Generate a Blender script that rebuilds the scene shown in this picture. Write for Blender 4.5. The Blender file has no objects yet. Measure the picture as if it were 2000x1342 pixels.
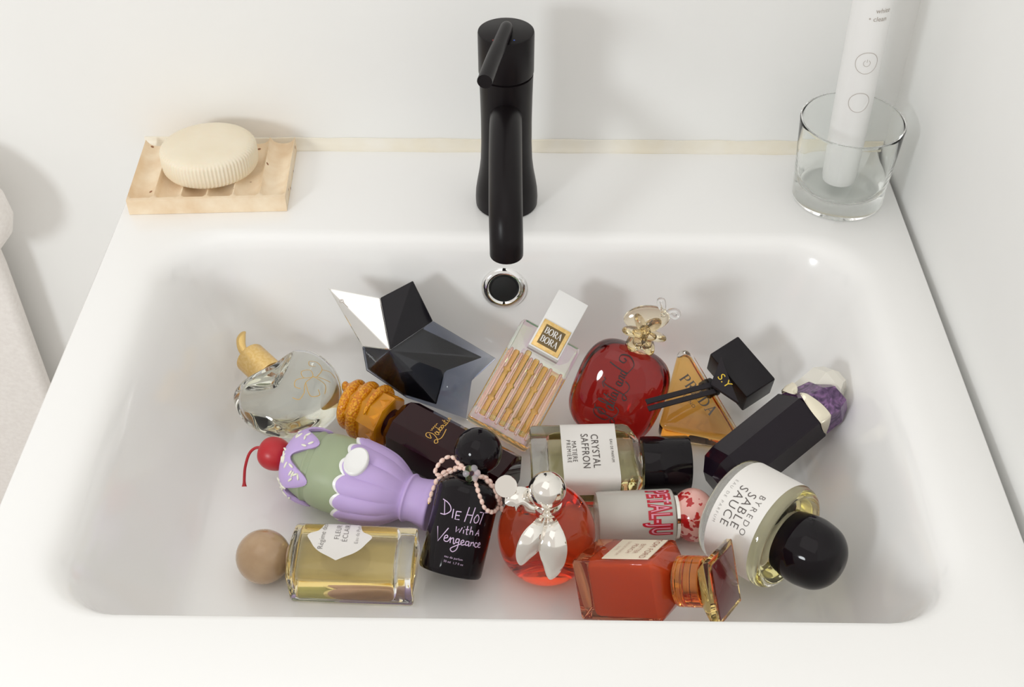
import bpy, bmesh, math, random
from mathutils import Matrix, Vector
PI = math.pi
random.seed(7)
S = bpy.context.scene
COL = S.collection

# ---------------------------------------------------------------- camera, sky, lamp, exposure
cd = bpy.data.cameras.new('camera'); cam = bpy.data.objects.new('camera', cd); COL.objects.link(cam)
cam.matrix_world = Matrix([[0.999912, -0.008919, 0.009784, 0.011743], [0.013239, 0.673655, -0.738927, -0.852623], [0.0, 0.738992, 0.673714, 0.560345], [0.0, 0.0, 0.0, 1.0]])
cd.sensor_width = 36.0; cd.lens = 43.200; cd.clip_start = 0.01; cd.clip_end = 50
S.camera = cam

w = bpy.data.worlds.new('world'); S.world = w; w.use_nodes = True
bg = w.node_tree.nodes['Background']
bg.inputs[0].default_value = (1.0, 0.952, 0.898, 1); bg.inputs[1].default_value = 0.78

def aim(o, p):
    d = Vector(p) - o.location
    o.rotation_euler = d.to_track_quat('-Z', 'Y').to_euler()
ld = bpy.data.lights.new('strobe', 'AREA'); ld.shape = 'DISK'; ld.size = 0.32; ld.energy = 7.4; ld.color = (0.935, 0.98, 1.0)
lo = bpy.data.objects.new('strobe', ld); COL.objects.link(lo); lo.location = (-0.98, -1.42, 0.56); aim(lo, (0.0, -0.12, 0.0))

l2 = bpy.data.lights.new('overhead_fill', 'AREA'); l2.shape = 'RECTANGLE'; l2.size = 1.3; l2.size_y = 1.3; l2.energy = 2.6; l2.color = (1.0, 0.985, 0.97)  # added soft fill for the bowl floor, as if bounced off the ceiling
lc = bpy.data.objects.new('overhead_fill', l2); COL.objects.link(lc); lc.location = (-0.25, -0.70, 1.65); aim(lc, (0.0, -0.3, 0.0))

S.view_settings.view_transform = 'Standard'; S.view_settings.look = 'None'
S.view_settings.gamma = 1.0; S.view_settings.use_curve_mapping = False
S.view_settings.exposure = 0.0
cy = S.cycles
cy.max_bounces = 32; cy.transmission_bounces = 28; cy.glossy_bounces = 12; cy.diffuse_bounces = 6; cy.transparent_max_bounces = 16
cy.caustics_refractive = True; cy.caustics_reflective = True; cy.blur_glossy = 0.6
cy.sample_clamp_indirect = 12.0; cy.use_denoising = True

# ---------------------------------------------------------------- materials
def mat(name, color, rough=0.5, metal=0.0, trans=0.0, ior=1.5, coat=0.0, coat_rough=0.03, spec=0.5, sub=0.0, film=0.0, film_ior=1.4):
    m = bpy.data.materials.new(name); m.use_nodes = True
    b = m.node_tree.nodes['Principled BSDF']
    def st(k, v):
        if k in b.inputs: b.inputs[k].default_value = v
    st('Base Color', (*color, 1)); st('Roughness', rough); st('Metallic', metal); st('Transmission Weight', trans)
    st('IOR', ior); st('Coat Weight', coat); st('Coat Roughness', coat_rough); st('Specular IOR Level', spec)
    if sub: st('Subsurface Weight', sub); st('Subsurface Scale', 0.004); st('Subsurface Radius', (1, .6, .4))
    if film: st('Thin Film Thickness', film); st('Thin Film IOR', film_ior)
    return m
def nodes(m): return m.node_tree.nodes, m.node_tree.links, m.node_tree.nodes['Principled BSDF']
def noise_color(m, c1, c2, scale=60, detail=4, lo=.35, hi=.65, bump=0.0, bump_scale=None, dist=.0005):
    n, l, b = nodes(m)
    tc = n.new('ShaderNodeTexCoord'); nz = n.new('ShaderNodeTexNoise'); nz.inputs['Scale'].default_value = scale; nz.inputs['Detail'].default_value = detail
    l.new(tc.outputs['Object'], nz.inputs['Vector'])
    r = n.new('ShaderNodeValToRGB'); r.color_ramp.elements[0].position = lo; r.color_ramp.elements[1].position = hi
    r.color_ramp.elements[0].color = (*c1, 1); r.color_ramp.elements[1].color = (*c2, 1)
    l.new(nz.outputs['Fac'], r.inputs['Fac']); l.new(r.outputs['Color'], b.inputs['Base Color'])
    if bump:
        n2 = n.new('ShaderNodeTexNoise'); n2.inputs['Scale'].default_value = bump_scale or scale; n2.inputs['Detail'].default_value = 3
        l.new(tc.outputs['Object'], n2.inputs['Vector'])
        bp = n.new('ShaderNodeBump'); bp.inputs['Strength'].default_value = bump; bp.inputs['Distance'].default_value = dist
        l.new(n2.outputs['Fac'], bp.inputs['Height']); l.new(bp.outputs['Normal'], b.inputs['Normal'])
    return r
def absorb(m, color, density):
    n, l, b = nodes(m); v = n.new('ShaderNodeVolumeAbsorption'); v.inputs['Color'].default_value = (*color, 1); v.inputs['Density'].default_value = density
    l.new(v.outputs[0], n['Material Output'].inputs['Volume']); return m
def glass(name, color=(1, 1, 1), ior=1.5, rough=0.0, **k): return mat(name, color, rough, trans=1.0, ior=ior, **k)

M = {}
M['wall'] = mat('painted_wall', (.86, .85, .815), .55); noise_color(M['wall'], (.868, .871, .858), (.882, .885, .872), 9, 3, bump=.05, bump_scale=260)
M['ceramic'] = mat('white_ceramic', (.86, .845, .82), .16, coat=.25, coat_rough=.06); noise_color(M['ceramic'], (.912, .911, .902), (.919, .918, .909), 5)
M['sealant'] = mat('yellowed_sealant', (.80, .73, .58), .4); noise_color(M['sealant'], (.84, .78, .64), (.87, .84, .76), 22)
M['faucet'] = mat('matte_black_metal', (.008, .006, .007), .33, spec=.18)
M['black_gap'] = mat('black_recess', (.003, .003, .003), .6)
M['chrome'] = mat('chrome', (.86, .86, .86), .05, metal=1)
M['silver'] = mat('polished_silver', (.86, .83, .78), .09, metal=1)
M['gold'] = mat('brushed_gold', (.83, .58, .24), .3, metal=1); noise_color(M['gold'], (.80, .54, .20), (.88, .64, .30), 500)
M['goldp'] = mat('gold_print', (.62, .40, .12), .35, metal=.6)
M['white'] = mat('white_plastic', (.84, .84, .83), .28)
M['towel'] = mat('white_cloth', (.80, .76, .73), .9); noise_color(M['towel'], (.80, .765, .735), (.85, .82, .79), 300)
M['grey_print'] = mat('grey_print', (.45, .40, .36), .5)
M['black_print'] = mat('black_print', (.02, .016, .016), .5)
M['soft_print'] = mat('dark_grey_print', (.10, .085, .08), .5)
M['paper'] = mat('white_label', (.84, .82, .79), .55)
M['cream_paper'] = mat('cream_label', (.86, .76, .60), .6)
M['clear'] = glass('clear_glass', (.995, 1, .997), ior=1.44); M['tumbler'] = glass('tumbler_glass', (.985, 1, .99), ior=1.22)
M['air'] = glass('clear_hollow', (1, 1, 1), ior=.667)
M['gloss_black'] = mat('gloss_black', (.006, .004, .006), .06, spec=.25)
M['satin_black'] = mat('satin_black', (.007, .005, .008), .40, spec=.3)
# ---------------------------------------------------------------- mesh helpers
def obj(name, verts, faces, m, parent=None, smooth=True, angle=35, loose=False):
    me = bpy.data.meshes.new(name)
    me.from_pydata([tuple(v) for v in verts], [], faces)
    if not loose:
        bm = bmesh.new(); bm.from_mesh(me); bmesh.ops.recalc_face_normals(bm, faces=bm.faces); bm.to_mesh(me); bm.free()
    me.polygons.foreach_set('use_smooth', [smooth] * len(me.polygons))
    if smooth and angle: me.set_sharp_from_angle(angle=math.radians(angle))
    me.materials.append(m); me.update()
    o = bpy.data.objects.new(name, me); COL.objects.link(o)
    if parent is not None: o.parent = parent
    return o
def tag(o, label=None, cat=None, group=None, kind=None):
    if label: o['label'] = label
    if cat: o['category'] = cat
    if group: o['group'] = group
    if kind: o['kind'] = kind
    return o
def thing(name, label, cat, mw=None, group=None):
    e = bpy.data.objects.new(name, None); e.empty_display_size = .01; COL.objects.link(e)
    if mw is not None: e.matrix_world = mw
    return tag(e, label, cat, group)
class G:                       # collects geometry for one mesh
    def __init__(s): s.v = []; s.f = []
    def add(s, v, f):
        b = len(s.v); s.v += [tuple(p) for p in v]; s.f += [tuple(i + b for i in q) for q in f]; return s
    def build(s, name, m, parent=None, **k): return obj(name, s.v, s.f, m, parent, **k)
def loft(rings, cap0=True, cap1=True, closed=True):
    v = []; f = []; n = len(rings[0])
    for r in rings: v += r
    for k in range(len(rings) - 1):
        for i in range(n if closed else n - 1):
            j = (i + 1) % n; a = k * n
            f.append((a + i, a + j, a + n + j, a + n + i))
    if cap0: f.append(tuple(range(n - 1, -1, -1)))
    if cap1: f.append(tuple(range((len(rings) - 1) * n, len(rings) * n)))
    return v, f
def rrect(w, t, r, n=6):       # rounded rectangle, w along x, t along y
    r = min(r, w / 2 - 1e-5, t / 2 - 1e-5); p = []
    for cx, cy, a in ((w/2 - r, t/2 - r, 0), (-w/2 + r, t/2 - r, PI/2), (-w/2 + r, -t/2 + r, PI), (w/2 - r, -t/2 + r, 3*PI/2)):
        for k in range(n + 1):
            q = a + PI/2 * k / n; p.append((cx + r * math.cos(q), cy + r * math.sin(q)))
    return p
def octo(w, t, c):
    a, b = w/2, t/2
    return [(a, -b + c), (a, b - c), (a - c, b), (-a + c, b), (-a, b - c), (-a, -b + c), (-a + c, -b), (a - c, -b)]
def circ(r, n=40, cx=0, cy=0, a0=0): return [(cx + r * math.cos(2*PI*k/n + a0), cy + r * math.sin(2*PI*k/n + a0)) for k in range(n)]
def at_z(p, z): return [(x, y, z) for x, y in p]
def lathe(prof, n=48, fx=None):           # prof: (r, z) pairs; fx(theta, r, z) -> (r, z) may modulate
    rings = []
    for r, z in prof:
        ring = []
        for k in range(n):
            th = 2*PI*k/n; rr, zz = (r, z) if fx is None else fx(th, r, z)
            ring.append((rr * math.cos(th), rr * math.sin(th), zz))
        rings.append(ring)
    return loft(rings)
def smooth_prof(pts, n=6, closed=False):  # Catmull-Rom through points of any dimension
    out = []; N = len(pts)
    def g(i): return pts[i % N] if closed else pts[max(0, min(N - 1, i))]
    for i in range(N if closed else N - 1):
        p0, p1, p2, p3 = g(i - 1), g(i), g(i + 1), g(i + 2)
        for k in range(n):
            t = k / n
            out.append(tuple(.5 * (2*b + (c - a)*t + (2*a - 5*b + 4*c - d)*t*t + (-a + 3*b - 3*c + d)*t**3) for a, b, c, d in zip(p0, p1, p2, p3)))
    if not closed: out.append(tuple(pts[-1]))
    return out
def boxg(w, t, z0, z1, r=.001, b=.0006, n=4, c=(0, 0)):   # rounded box between z0 and z1
    R = [(max(w - 2*b, 1e-4), max(t - 2*b, 1e-4), z0), (w - .6*b, t - .6*b, z0 + .3*b), (w, t, z0 + b), (w, t, z1 - b), (w - .6*b, t - .6*b, z1 - .3*b), (w - 2*b, t - 2*b, z1)]
    return loft([[(x + c[0], y + c[1], z) for x, y in rrect(a, d, r, n)] for a, d, z in R])
def tube(pts, rad, n=10, cap=True):
    pts = [Vector(p) for p in pts]; rings = []; up = None
    for i, p in enumerate(pts):
        d = (pts[min(i + 1, len(pts) - 1)] - pts[max(i - 1, 0)]).normalized()
        if up is None:
            up = Vector((0, 0, 1)) if abs(d.z) < .9 else Vector((1, 0, 0))
        s = d.cross(up)
        if s.length < 1e-6: s = d.orthogonal()
        s.normalize(); up = s.cross(d).normalized()
        r = rad[i] if isinstance(rad, (list, tuple)) else rad
        rings.append([tuple(p + s * r * math.cos(2*PI*k/n) + up * r * math.sin(2*PI*k/n)) for k in range(n)])
    return loft(rings, cap, cap)
def ball(c, r, n=24, m=14, sx=1, sy=1, sz=1):
    rings = []
    for j in range(1, m):
        ph = -PI/2 + PI * j / m
        rings.append([(c[0] + sx*r*math.cos(ph)*math.cos(2*PI*k/n), c[1] + sy*r*math.cos(ph)*math.sin(2*PI*k/n), c[2] + sz*r*math.sin(ph)) for k in range(n)])
    v, f = loft(rings, False, False); b = len(v)
    v += [(c[0], c[1], c[2] - sz*r), (c[0], c[1], c[2] + sz*r)]
    L = (m - 2) * n
    for k in range(n):
        f.append((b, (k + 1) % n, k)); f.append((b + 1, L + k, L + (k + 1) % n))
    return v, f
def moved(vf, mw): return [tuple(mw @ Vector(p)) for p in vf[0]], vf[1]
# ---- lettering: outlines from the built-in font, or strokes laid as ribbons
def text_geo(s, size, spacing=1.0, offset=0.0, align='CENTER', shear=0.0):
    c = bpy.data.curves.new('t', 'FONT'); c.body = s; c.size = size; c.align_x = align; c.align_y = 'CENTER'
    c.space_character = spacing; c.offset = offset; c.resolution_u = 4; c.shear = shear
    o = bpy.data.objects.new('t', c); COL.objects.link(o)
    dg = bpy.context.evaluated_depsgraph_get(); me = bpy.data.meshes.new_from_object(o.evaluated_get(dg))
    v = [(p.co.x, p.co.y) for p in me.vertices]; f = [tuple(q.vertices) for q in me.polygons]
    bpy.data.objects.remove(o); bpy.data.curves.remove(c); bpy.data.meshes.remove(me)
    return v, f
def ribbon(pts, wd):           # flat 2-D ribbon; wd constant or function of (t, direction angle)
    v = []; f = []; n = len(pts)
    for i, p in enumerate(pts):
        a = pts[max(i - 1, 0)]; b = pts[min(i + 1, n - 1)]
        dx, dy = b[0] - a[0], b[1] - a[1]; L = math.hypot(dx, dy) or 1e-9
        ww = (wd(i / (n - 1), math.atan2(dy, dx)) if callable(wd) else wd) / 2
        v += [(p[0] - dy/L*ww, p[1] + dx/L*ww), (p[0] + dy/L*ww, p[1] - dx/L*ww)]
        if i: f.append((2*i - 2, 2*i - 1, 2*i + 1, 2*i))
    return v, f
def place2d(parts, fn):        # list of (v2, f) -> G through fn(u, v) -> xyz
    g = G()
    for v, f in parts: g.add([fn(*p) for p in v], f)
    return g
def xf(parts, s=1.0, ang=0.0, dx=0.0, dy=0.0, sx=1.0):
    c, q = math.cos(ang), math.sin(ang)
    return [([(dx + s*(x*sx*c - y*q), dy + s*(x*sx*q + y*c)) for x, y in v], f) for v, f in parts]
def strokes(spec, wd, curve=True, n=5):   # 'x,y x,y|x,y ...'
    out = []
    for st in spec.split('|'):
        p = [tuple(float(q) for q in a.split(',')) for a in st.split()]
        if curve and len(p) > 2: p = smooth_prof(p, n)
        out.append(ribbon(p, wd))
    return out
# serif capitals on a unit square (thick, thin and serif strokes)
def arc(cx, cy, rx, ry, a0, a1, n=12): return [(cx + rx*math.cos(math.radians(a0 + (a1 - a0)*k/n)), cy + ry*math.sin(math.radians(a0 + (a1 - a0)*k/n))) for k in range(n + 1)]
def modul(th, tn):             # thick on verticals, thin on horizontals
    return lambda t, a: tn + (th - tn) * abs(math.sin(a)) ** 1.5
def serif(ch, th=.17, tn=.05):
    o = []
    md = modul(th, tn)
    def ln(*p, w_=None): o.append(ribbon(list(p), th if w_ is None else w_))
    def sf(x, y, h=.13): ln((x - h, y), (x + h, y), w_=tn)
    if ch == 'B':
        ln((.16, 0), (.16, 1)); sf(.14, .025); sf(.14, .975)
        o.append(ribbon([(.16, .975)] + arc(.38, .76, .20, .215, 90, -90) + [(.16, .545)], md)); o.append(ribbon([(.16, .545)] + arc(.40, .285, .25, .26, 90, -90) + [(.16, .025)], md)); return o, .74
    if ch == 'O':
        o.append(ribbon(arc(.43, .5, .35, .485, 0, 360, 28), md)); return o, .88
    if ch in 'PR':
        ln((.16, 0), (.16, 1)); sf(.16, .025); sf(.14, .975)
        o.append(ribbon([(.16, .975)] + arc(.38, .73, .23, .245, 90, -90) + [(.16, .485)], md))
        if ch == 'R':
            ln((.36, .49), (.68, .03), w_=th*.95); sf(.72, .025, .08); return o, .80
        return o, .68
    if ch == 'A':
        ln((.40, 1.0), (.10, 0.02), w_=tn*1.3); ln((.38, 1.0), (.70, 0.02), w_=th); ln((.2, .34), (.58, .34), w_=tn); sf(.10, .025); sf(.70, .025, .14); return o, .82
    if ch == 'D':
        ln((.16, 0), (.16, 1)); sf(.14, .025); sf(.14, .975)
        o.append(ribbon([(.16, .975)] + arc(.34, .5, .44, .475, 90, -90, 18) + [(.16, .025)], md)); return o, .86
    return o, .5
def serif_word(word, size, gap=.05, **k):
    out = []; x = 0
    for ch in word:
        p, a = serif(ch, **k); out += xf(p, 1, 0, x, 0); x += a + gap
    return xf(out, size, 0, -size*x/2, -size/2)
BADGE = {}
# ---------------------------------------------------------------- setting
def slab(name, x0, x1, y0, y1, z0, z1, m):
    v = [(x, y, z) for z in (z0, z1) for y in (y0, y1) for x in (x0, x1)]
    o = obj(name, v, [(0, 2, 3, 1), (4, 5, 7, 6), (0, 1, 5, 4), (2, 6, 7, 3), (0, 4, 6, 2), (1, 3, 7, 5)], m, smooth=False)
    return tag(o, kind='structure')
slab('wall_back', -1.7, .45, .0, .10, -.86, 1.7, M['wall'])
g = G(); a, b = (.3050, .0), (.3165, -1.5)
g.add([(a[0], a[1], -.86), (b[0], b[1], -.86), (b[0] + .1, b[1], -.86), (a[0] + .1, a[1], -.86),
       (a[0], a[1], 1.7), (b[0], b[1], 1.7), (b[0] + .1, b[1], 1.7), (a[0] + .1, a[1], 1.7)],
      [(0, 1, 2, 3), (4, 7, 6, 5), (0, 4, 5, 1), (1, 5, 6, 2), (2, 6, 7, 3), (3, 7, 4, 0)])
tag(g.build('wall_right', M['wall'], smooth=False), kind='structure')
M['floor'] = mat('pale_floor_tile', (.62, .58, .54), .35); noise_color(M['floor'], (.58, .54, .50), (.66, .62, .58), 12)
slab('floor', -1.7, .45, -2.2, .10, -.90, -.86, M['floor'])
# sealant bead along the back edge of the basin
prof = [(-.0005, -.001), (-.0100, -.0008), (-.0098, .0012), (-.0075, .0022), (-.0045, .0045), (-.0028, .0085), (-.0018, .0118), (-.0002, .0122)]
n_seg = 40; rings = []
for k in range(n_seg + 1):
    x = -.300 + .6035 * k / n_seg; w_ = .72 + .03 * math.sin(k * 1.7) + .02 * math.sin(k * 4.1)
    rings.append([(x, y * w_, z * w_) for y, z in prof])
tag(obj('trim_1', *loft(rings), M['sealant']), kind='structure', label='yellowed sealant bead between the basin and the back wall')

# ---------------------------------------------------------------- washbasin
def ring4(xl, xr, yf, yb, r, z, n=12):
    cx, cy_ = (xl + xr)/2, (yf + yb)/2
    return [(x + cx, y + cy_, z) for x, y in rrect(xr - xl, yb - yf, r, n)]
basin_root = thing('washbasin', 'wide white ceramic washbasin with perfume bottles lying in its rectangular bowl', 'washbasin', Matrix.Translation((0, 0, 0)))
OUT = (-.2985, .3010, -.530, -.0006)
R_ = []
R_.append(ring4(OUT[0] + .004, OUT[1] - .004, OUT[2] + .004, OUT[3] - .0005, .004, -.145))
R_.append(ring4(*OUT, .005, -.143)); R_.append(ring4(*OUT, .005, -.0030))
R_.append(ring4(OUT[0] + .0006, OUT[1] - .0006, OUT[2] + .0006, OUT[3] - .0001, .005, -.0010))
R_.append(ring4(OUT[0] + .0022, OUT[1] - .0018, OUT[2] + .0022, OUT[3] - .0004, .005, 0.0))
XL, XR, YF, YB = -.2560, .2575, -.4590, -.1210
for z, s_, sb, sf_, r in [(0, -.014, -.010, -.004, .055), (-.0004, -.008, -.006, -.0012, .052), (-.0022, -.002, -.002, .0002, .050), (-.0055, .0030, .0012, .0008, .049), (-.011, .0075, .0035, .0015, .048),
                          (-.022, .0125, .0055, .003, .047), (-.045, .0205, .0090, .006, .046), (-.066, .0285, .0130, .011, .046), (-.082, .0370, .0190, .018, .047),
                          (-.0920, .0440, .0245, .025, .048), (-.0975, .0510, .0310, .032, .050), (-.0995, .0570, .0370, .038, .052), (-.1000, .0640, .0440, .044, .054), (-.1000, .14, .11, .11, .05)]:
    R_.append(ring4(XL + s_, XR - s_, YF + sf_, YB - sb, r, z))
obj('basin', *loft(R_), M['ceramic'], basin_root, angle=50)
# chrome overflow ring with its dark opening, on the steep back wall of the bowl
nrm = Vector((0.02, -.962, .27)).normalized(); q = nrm.to_track_quat('Z', 'Y').to_matrix().to_4x4(); q.translation = Vector((-.0040, -.1300, -.0408))
ringp = [(.0100, -.003), (.0103, .0006), (.0109, .0022), (.0124, .0034), (.0142, .0035), (.0161, .0026), (.0175, .0008), (.0178, -.003)]
rings = [[(r * math.cos(2*PI*k/56), r * math.sin(2*PI*k/56), z) for k in range(56)] for r, z in ringp]
rings.append(rings[0])
o = obj('overflow_ring', *moved(loft(rings, False, False), q), M['chrome'], basin_root); o['label'] = 'chrome overflow ring'
o = obj('overflow_hole', *moved(lathe([(.0103, -.0030), (.0106, .0008), (.0098, .0018), (.0060, .0026), (.0005, .0029)], 40), q), M['black_gap'], o)

# ---------------------------------------------------------------- faucet
FX, FY = -.0027, -.0756
fa = thing('faucet', 'tall matte black faucet standing behind the bowl on the basin', 'faucet', Matrix.Translation((FX, FY, .0004)))
obj('body', *lathe([(.0228, 0), (.0236, .0006), (.0238, .006), (.0234, .013), (.0222, .021), (.0206, .030), (.0194, .040), (.0188, .055), (.0187, .075), (.0190, .095), (.0194, .1105), (.0194, .1118), (.0186, .1122)], 64), M['faucet'], fa)
obj('cap', *lathe([(.0180, .1122), (.0180, .1134), (.0196, .1137), (.0198, .1145), (.0199, .1440), (.0196, .1452), (.0188, .1456)], 64), M['faucet'], fa)
sp = smooth_prof([(0, -.006, .0840), (0, -.028, .0860), (.0003, -.055, .0800), (.0008, -.082, .0700), (.0012, -.0990, .0610), (.0016, -.1070, .0500), (.0018, -.1090, .0400), (.0018, -.1092, .0345)], 7)
obj('spout', *tube(sp, .0116, 28), M['faucet'], fa)
lv = [(0.0006, .002, .1450), (.0004, -.002, .1490), (-.0005, -.010, .1505), (-.0050, -.035, .1508), (-.0088, -.055, .1506), (-.0125, -.0765, .1500)]
lv = smooth_prof(lv, 6)
obj('lever', *tube(lv, [.0040 + .0011 * min(1, i / (len(lv) - 1) * 1.6) for i in range(len(lv))], 20), M['faucet'], fa)
for nm, px, c in (('hot_mark', -.0085, (.55, .03, .02)), ('cold_mark', .0058, (.03, .10, .60))):
    obj(nm, *moved(ball((0, 0, 0), .0007, 10, 6, 1, 1, .3), Matrix.Translation((px, -.0138, .1457))), mat(nm, c, .4), fa)

# ---------------------------------------------------------------- soap dish and soap
M['travertine'] = mat('travertine', (.80, .66, .47), .6)
n_, l_, b_ = nodes(M['travertine'])
rp = noise_color(M['travertine'], (.78, .58, .37), (.92, .79, .60), 55, 5, .25, .70, bump=.25, bump_scale=700, dist=.0006)
tc = n_.new('ShaderNodeTexCoord'); vo = n_.new('ShaderNodeTexVoronoi'); vo.inputs['Scale'].default_value = 95
l_.new(tc.outputs['Object'], vo.inputs['Vector'])
rr = n_.new('ShaderNodeValToRGB'); rr.color_ramp.elements[0].position = .10; rr.color_ramp.elements[1].position = .16
rr.color_ramp.elements[0].color = (1, 1, 1, 1); rr.color_ramp.elements[1].color = (0, 0, 0, 1)
l_.new(vo.outputs['Distance'], rr.inputs['Fac'])
sz = n_.new('ShaderNodeMath'); sz.operation = 'GREATER_THAN'; sz.inputs[1].default_value = .62
cs = n_.new('ShaderNodeSeparateColor'); l_.new(vo.outputs['Color'], cs.inputs[0]); l_.new(cs.outputs[0], sz.inputs[0])
mu = n_.new('ShaderNodeMath'); mu.operation = 'MULTIPLY'; l_.new(rr.outputs['Color'], mu.inputs[0]); l_.new(sz.outputs[0], mu.inputs[1])
mx = n_.new('ShaderNodeMix'); mx.data_type = 'RGBA'; l_.new(mu.outputs[0], mx.inputs['Factor']); l_.new(rp.outputs['Color'], mx.inputs['A']); mx.inputs['B'].default_value = (.28, .11, .045, 1)
l_.new(mx.outputs['Result'], b_.inputs['Base Color'])
W_, D_, T_ = .1200, .0835, .0135
mw = Matrix.Translation((-.2330, -.0512, .0)) @ Matrix.Rotation(math.radians(3.0), 4, 'Z')
dish = thing('soap_dish', 'small travertine soap dish with scooped grooves on the basin corner', 'soap dish', mw)
NX, NY = 121, 24; v = []; f = []
def dish_z(x, y):
    u = (x + W_/2) / W_ * 6; t = (u - math.floor(u)) * 2 - 1
    scoop = .0062 * math.sqrt(max(0, 1 - (abs(t) / .93) ** 2.2)) if abs(t) < .93 else 0
    fr = max(0, min(1, (y + D_/2 - .0030 - .0045 * (1 - math.sqrt(max(0, 1 - t * t)))) / .0035))
    return T_ - scoop * fr ** .6
for j in range(NY + 1):
    y = -D_/2 + D_ * (j / NY) ** 1.6
    for i in range(NX + 1):
        x = -W_/2 + W_ * i / NX; v.append((x, y, dish_z(x, y)))
row = NX + 1
for j in range(NY):
    for i in range(NX): f.append((j*row + i, j*row + i + 1, (j+1)*row + i + 1, (j+1)*row + i))
per = [i for i in range(NX + 1)] + [j*row + NX for j in range(1, NY + 1)] + [NY*row + i for i in range(NX - 1, -1, -1)] + [j*row for j in range(NY - 1, 0, -1)]
base = len(v); v += [(v[i][0], v[i][1], .0002) for i in per]
for k in range(len(per)):
    k2 = (k + 1) % len(per); f.append((per[k], base + k, base + k2, per[k2]))
f.append(tuple(base + k for k in range(len(per))))
obj('dish', v, f, M['travertine'], dish, angle=40)
M['soap'] = mat('cream_soap', (.86, .77, .60), .5, sub=.25); noise_color(M['soap'], (.84, .75, .58), (.87, .79, .63), 40)
mw = Matrix.Translation((-.2345, -.0500, .0139)) @ Matrix.Rotation(math.radians(12), 4, 'Z')
soap = thing('soap_bar', 'oval cream soap bar with a ribbed edge resting on the travertine dish', 'soap', mw)
def flute(th, r, z): 
    k = 1 + .010 * math.cos(78 * th) * (1 if .003 < z < .0190 else 0)
    return r * k, z
v, f = lathe([(.0300, 0), (.0335, .0008), (.0348, .0035), (.0352, .010), (.0350, .0165), (.0345, .0185), (.0330, .0203), (.0290, .0216), (.020, .0226), (.010, .0231), (.001, .0232)], 78*8, flute)
obj('soap', [(x * 1.05, y * .94, z) for x, y, z in v], f, M['soap'], soap, angle=50)

# ---------------------------------------------------------------- tumbler and toothbrush
tb = thing('glass_tumbler', 'clear glass tumbler with a thick base on the right corner of the basin', 'glass', Matrix.Translation((.2545, -.0640, .0003)))
pr = [(.0325, 0), (.0342, .0010), (.0350, .0030), (.0356, .020), (.0372, .045), (.0386, .0665), (.0388, .0682), (.0382, .0692), (.0372, .0688), (.0368, .0670),
      (.0352, .045), (.0336, .024), (.0326, .0165), (.0300, .0140), (.0220, .0128), (.008, .0122), (.0005, .0122)]
obj('tumbler', *lathe(pr, 72), M['tumbler'], tb, angle=60)
ax = Vector((.0004, .0105, .175)).normalized(); Zq = ax.to_track_quat('Z', 'Y')
ax0 = Vector((.2530, -.0640, .0150))
mw = Matrix.Translation(ax0) @ Matrix(((1, 0, 0), (0, math.cos(math.atan2(.0105, .175)), math.sin(math.atan2(.0105, .175))), (0, -math.sin(math.atan2(.0105, .175)), math.cos(math.atan2(.0105, .175))))).to_4x4()
br = thing('electric_toothbrush', 'white electric toothbrush with two round buttons standing in the tumbler', 'toothbrush', mw)
obj('handle', *lathe([(.0105, 0), (.0122, .0012), (.0130, .006), (.0136, .03), (.0140, .08), (.0140, .150), (.0130, .185), (.0108, .205), (.0075, .211), (.0045, .212)], 48), M['white'], br)
obj('brush_head', *moved(loft([at_z(rrect(a, b, .003, 5), z) for a, b, z in ((.007, .007, .212), (.0062, .0062, .235), (.006, .0055, .262), (.010, .0055, .270), (.012, .0055, .280), (.010, .005, .291), (.004, .003, .294))]), Matrix.Identity(4)), M['white'], br)
def on_handle(u, v, R=.01405): 
    th = u / R; return (R * math.sin(th), -R * math.cos(th), v)
for z, r, sym in ((.1045, .0081, True), (.0735, .0076, False)):
    btn = place2d([([(r*1.0*math.cos(2*PI*k/40), r*math.sin(2*PI*k/40)) for k in range(40)], [tuple(range(40))])], lambda u, v: on_handle(u, v + z, .01415)).build('button', M['white'], br, smooth=False)
    rg = [ribbon(arc(0, 0, r, r, 0, 360, 60), .00034)]
    place2d(rg, lambda u, v: on_handle(u, v + z, .01430)).build('button_ring', M['grey_print'], btn, smooth=False, loose=True)
    if sym:
        sy = [ribbon(arc(0, 0, .0024, .0024, 120, 420, 20), .00028), ribbon([(0, .0006), (0, .0030)], .00028)]
        place2d(sy, lambda u, v: on_handle(u, v + z, .01425)).build('power_symbol', M['grey_print'], btn, smooth=False, loose=True)
ws = xf([text_geo('clean', .0052)], 1, 0, 0, .0030) + xf([text_geo('whiten', .0052)], 1, 0, .0006, -.0030)
ws = xf([text_geo('white', .0050)], 1, 0, .002, .0030) + xf([text_geo('\u2022 clean', .0050)], 1, 0, -.001, -.0030)
place2d(ws, lambda u, v: on_handle(u + .003, v + .1405, .01422)).build('lettering', M['grey_print'], br, smooth=False, loose=True)

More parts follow.
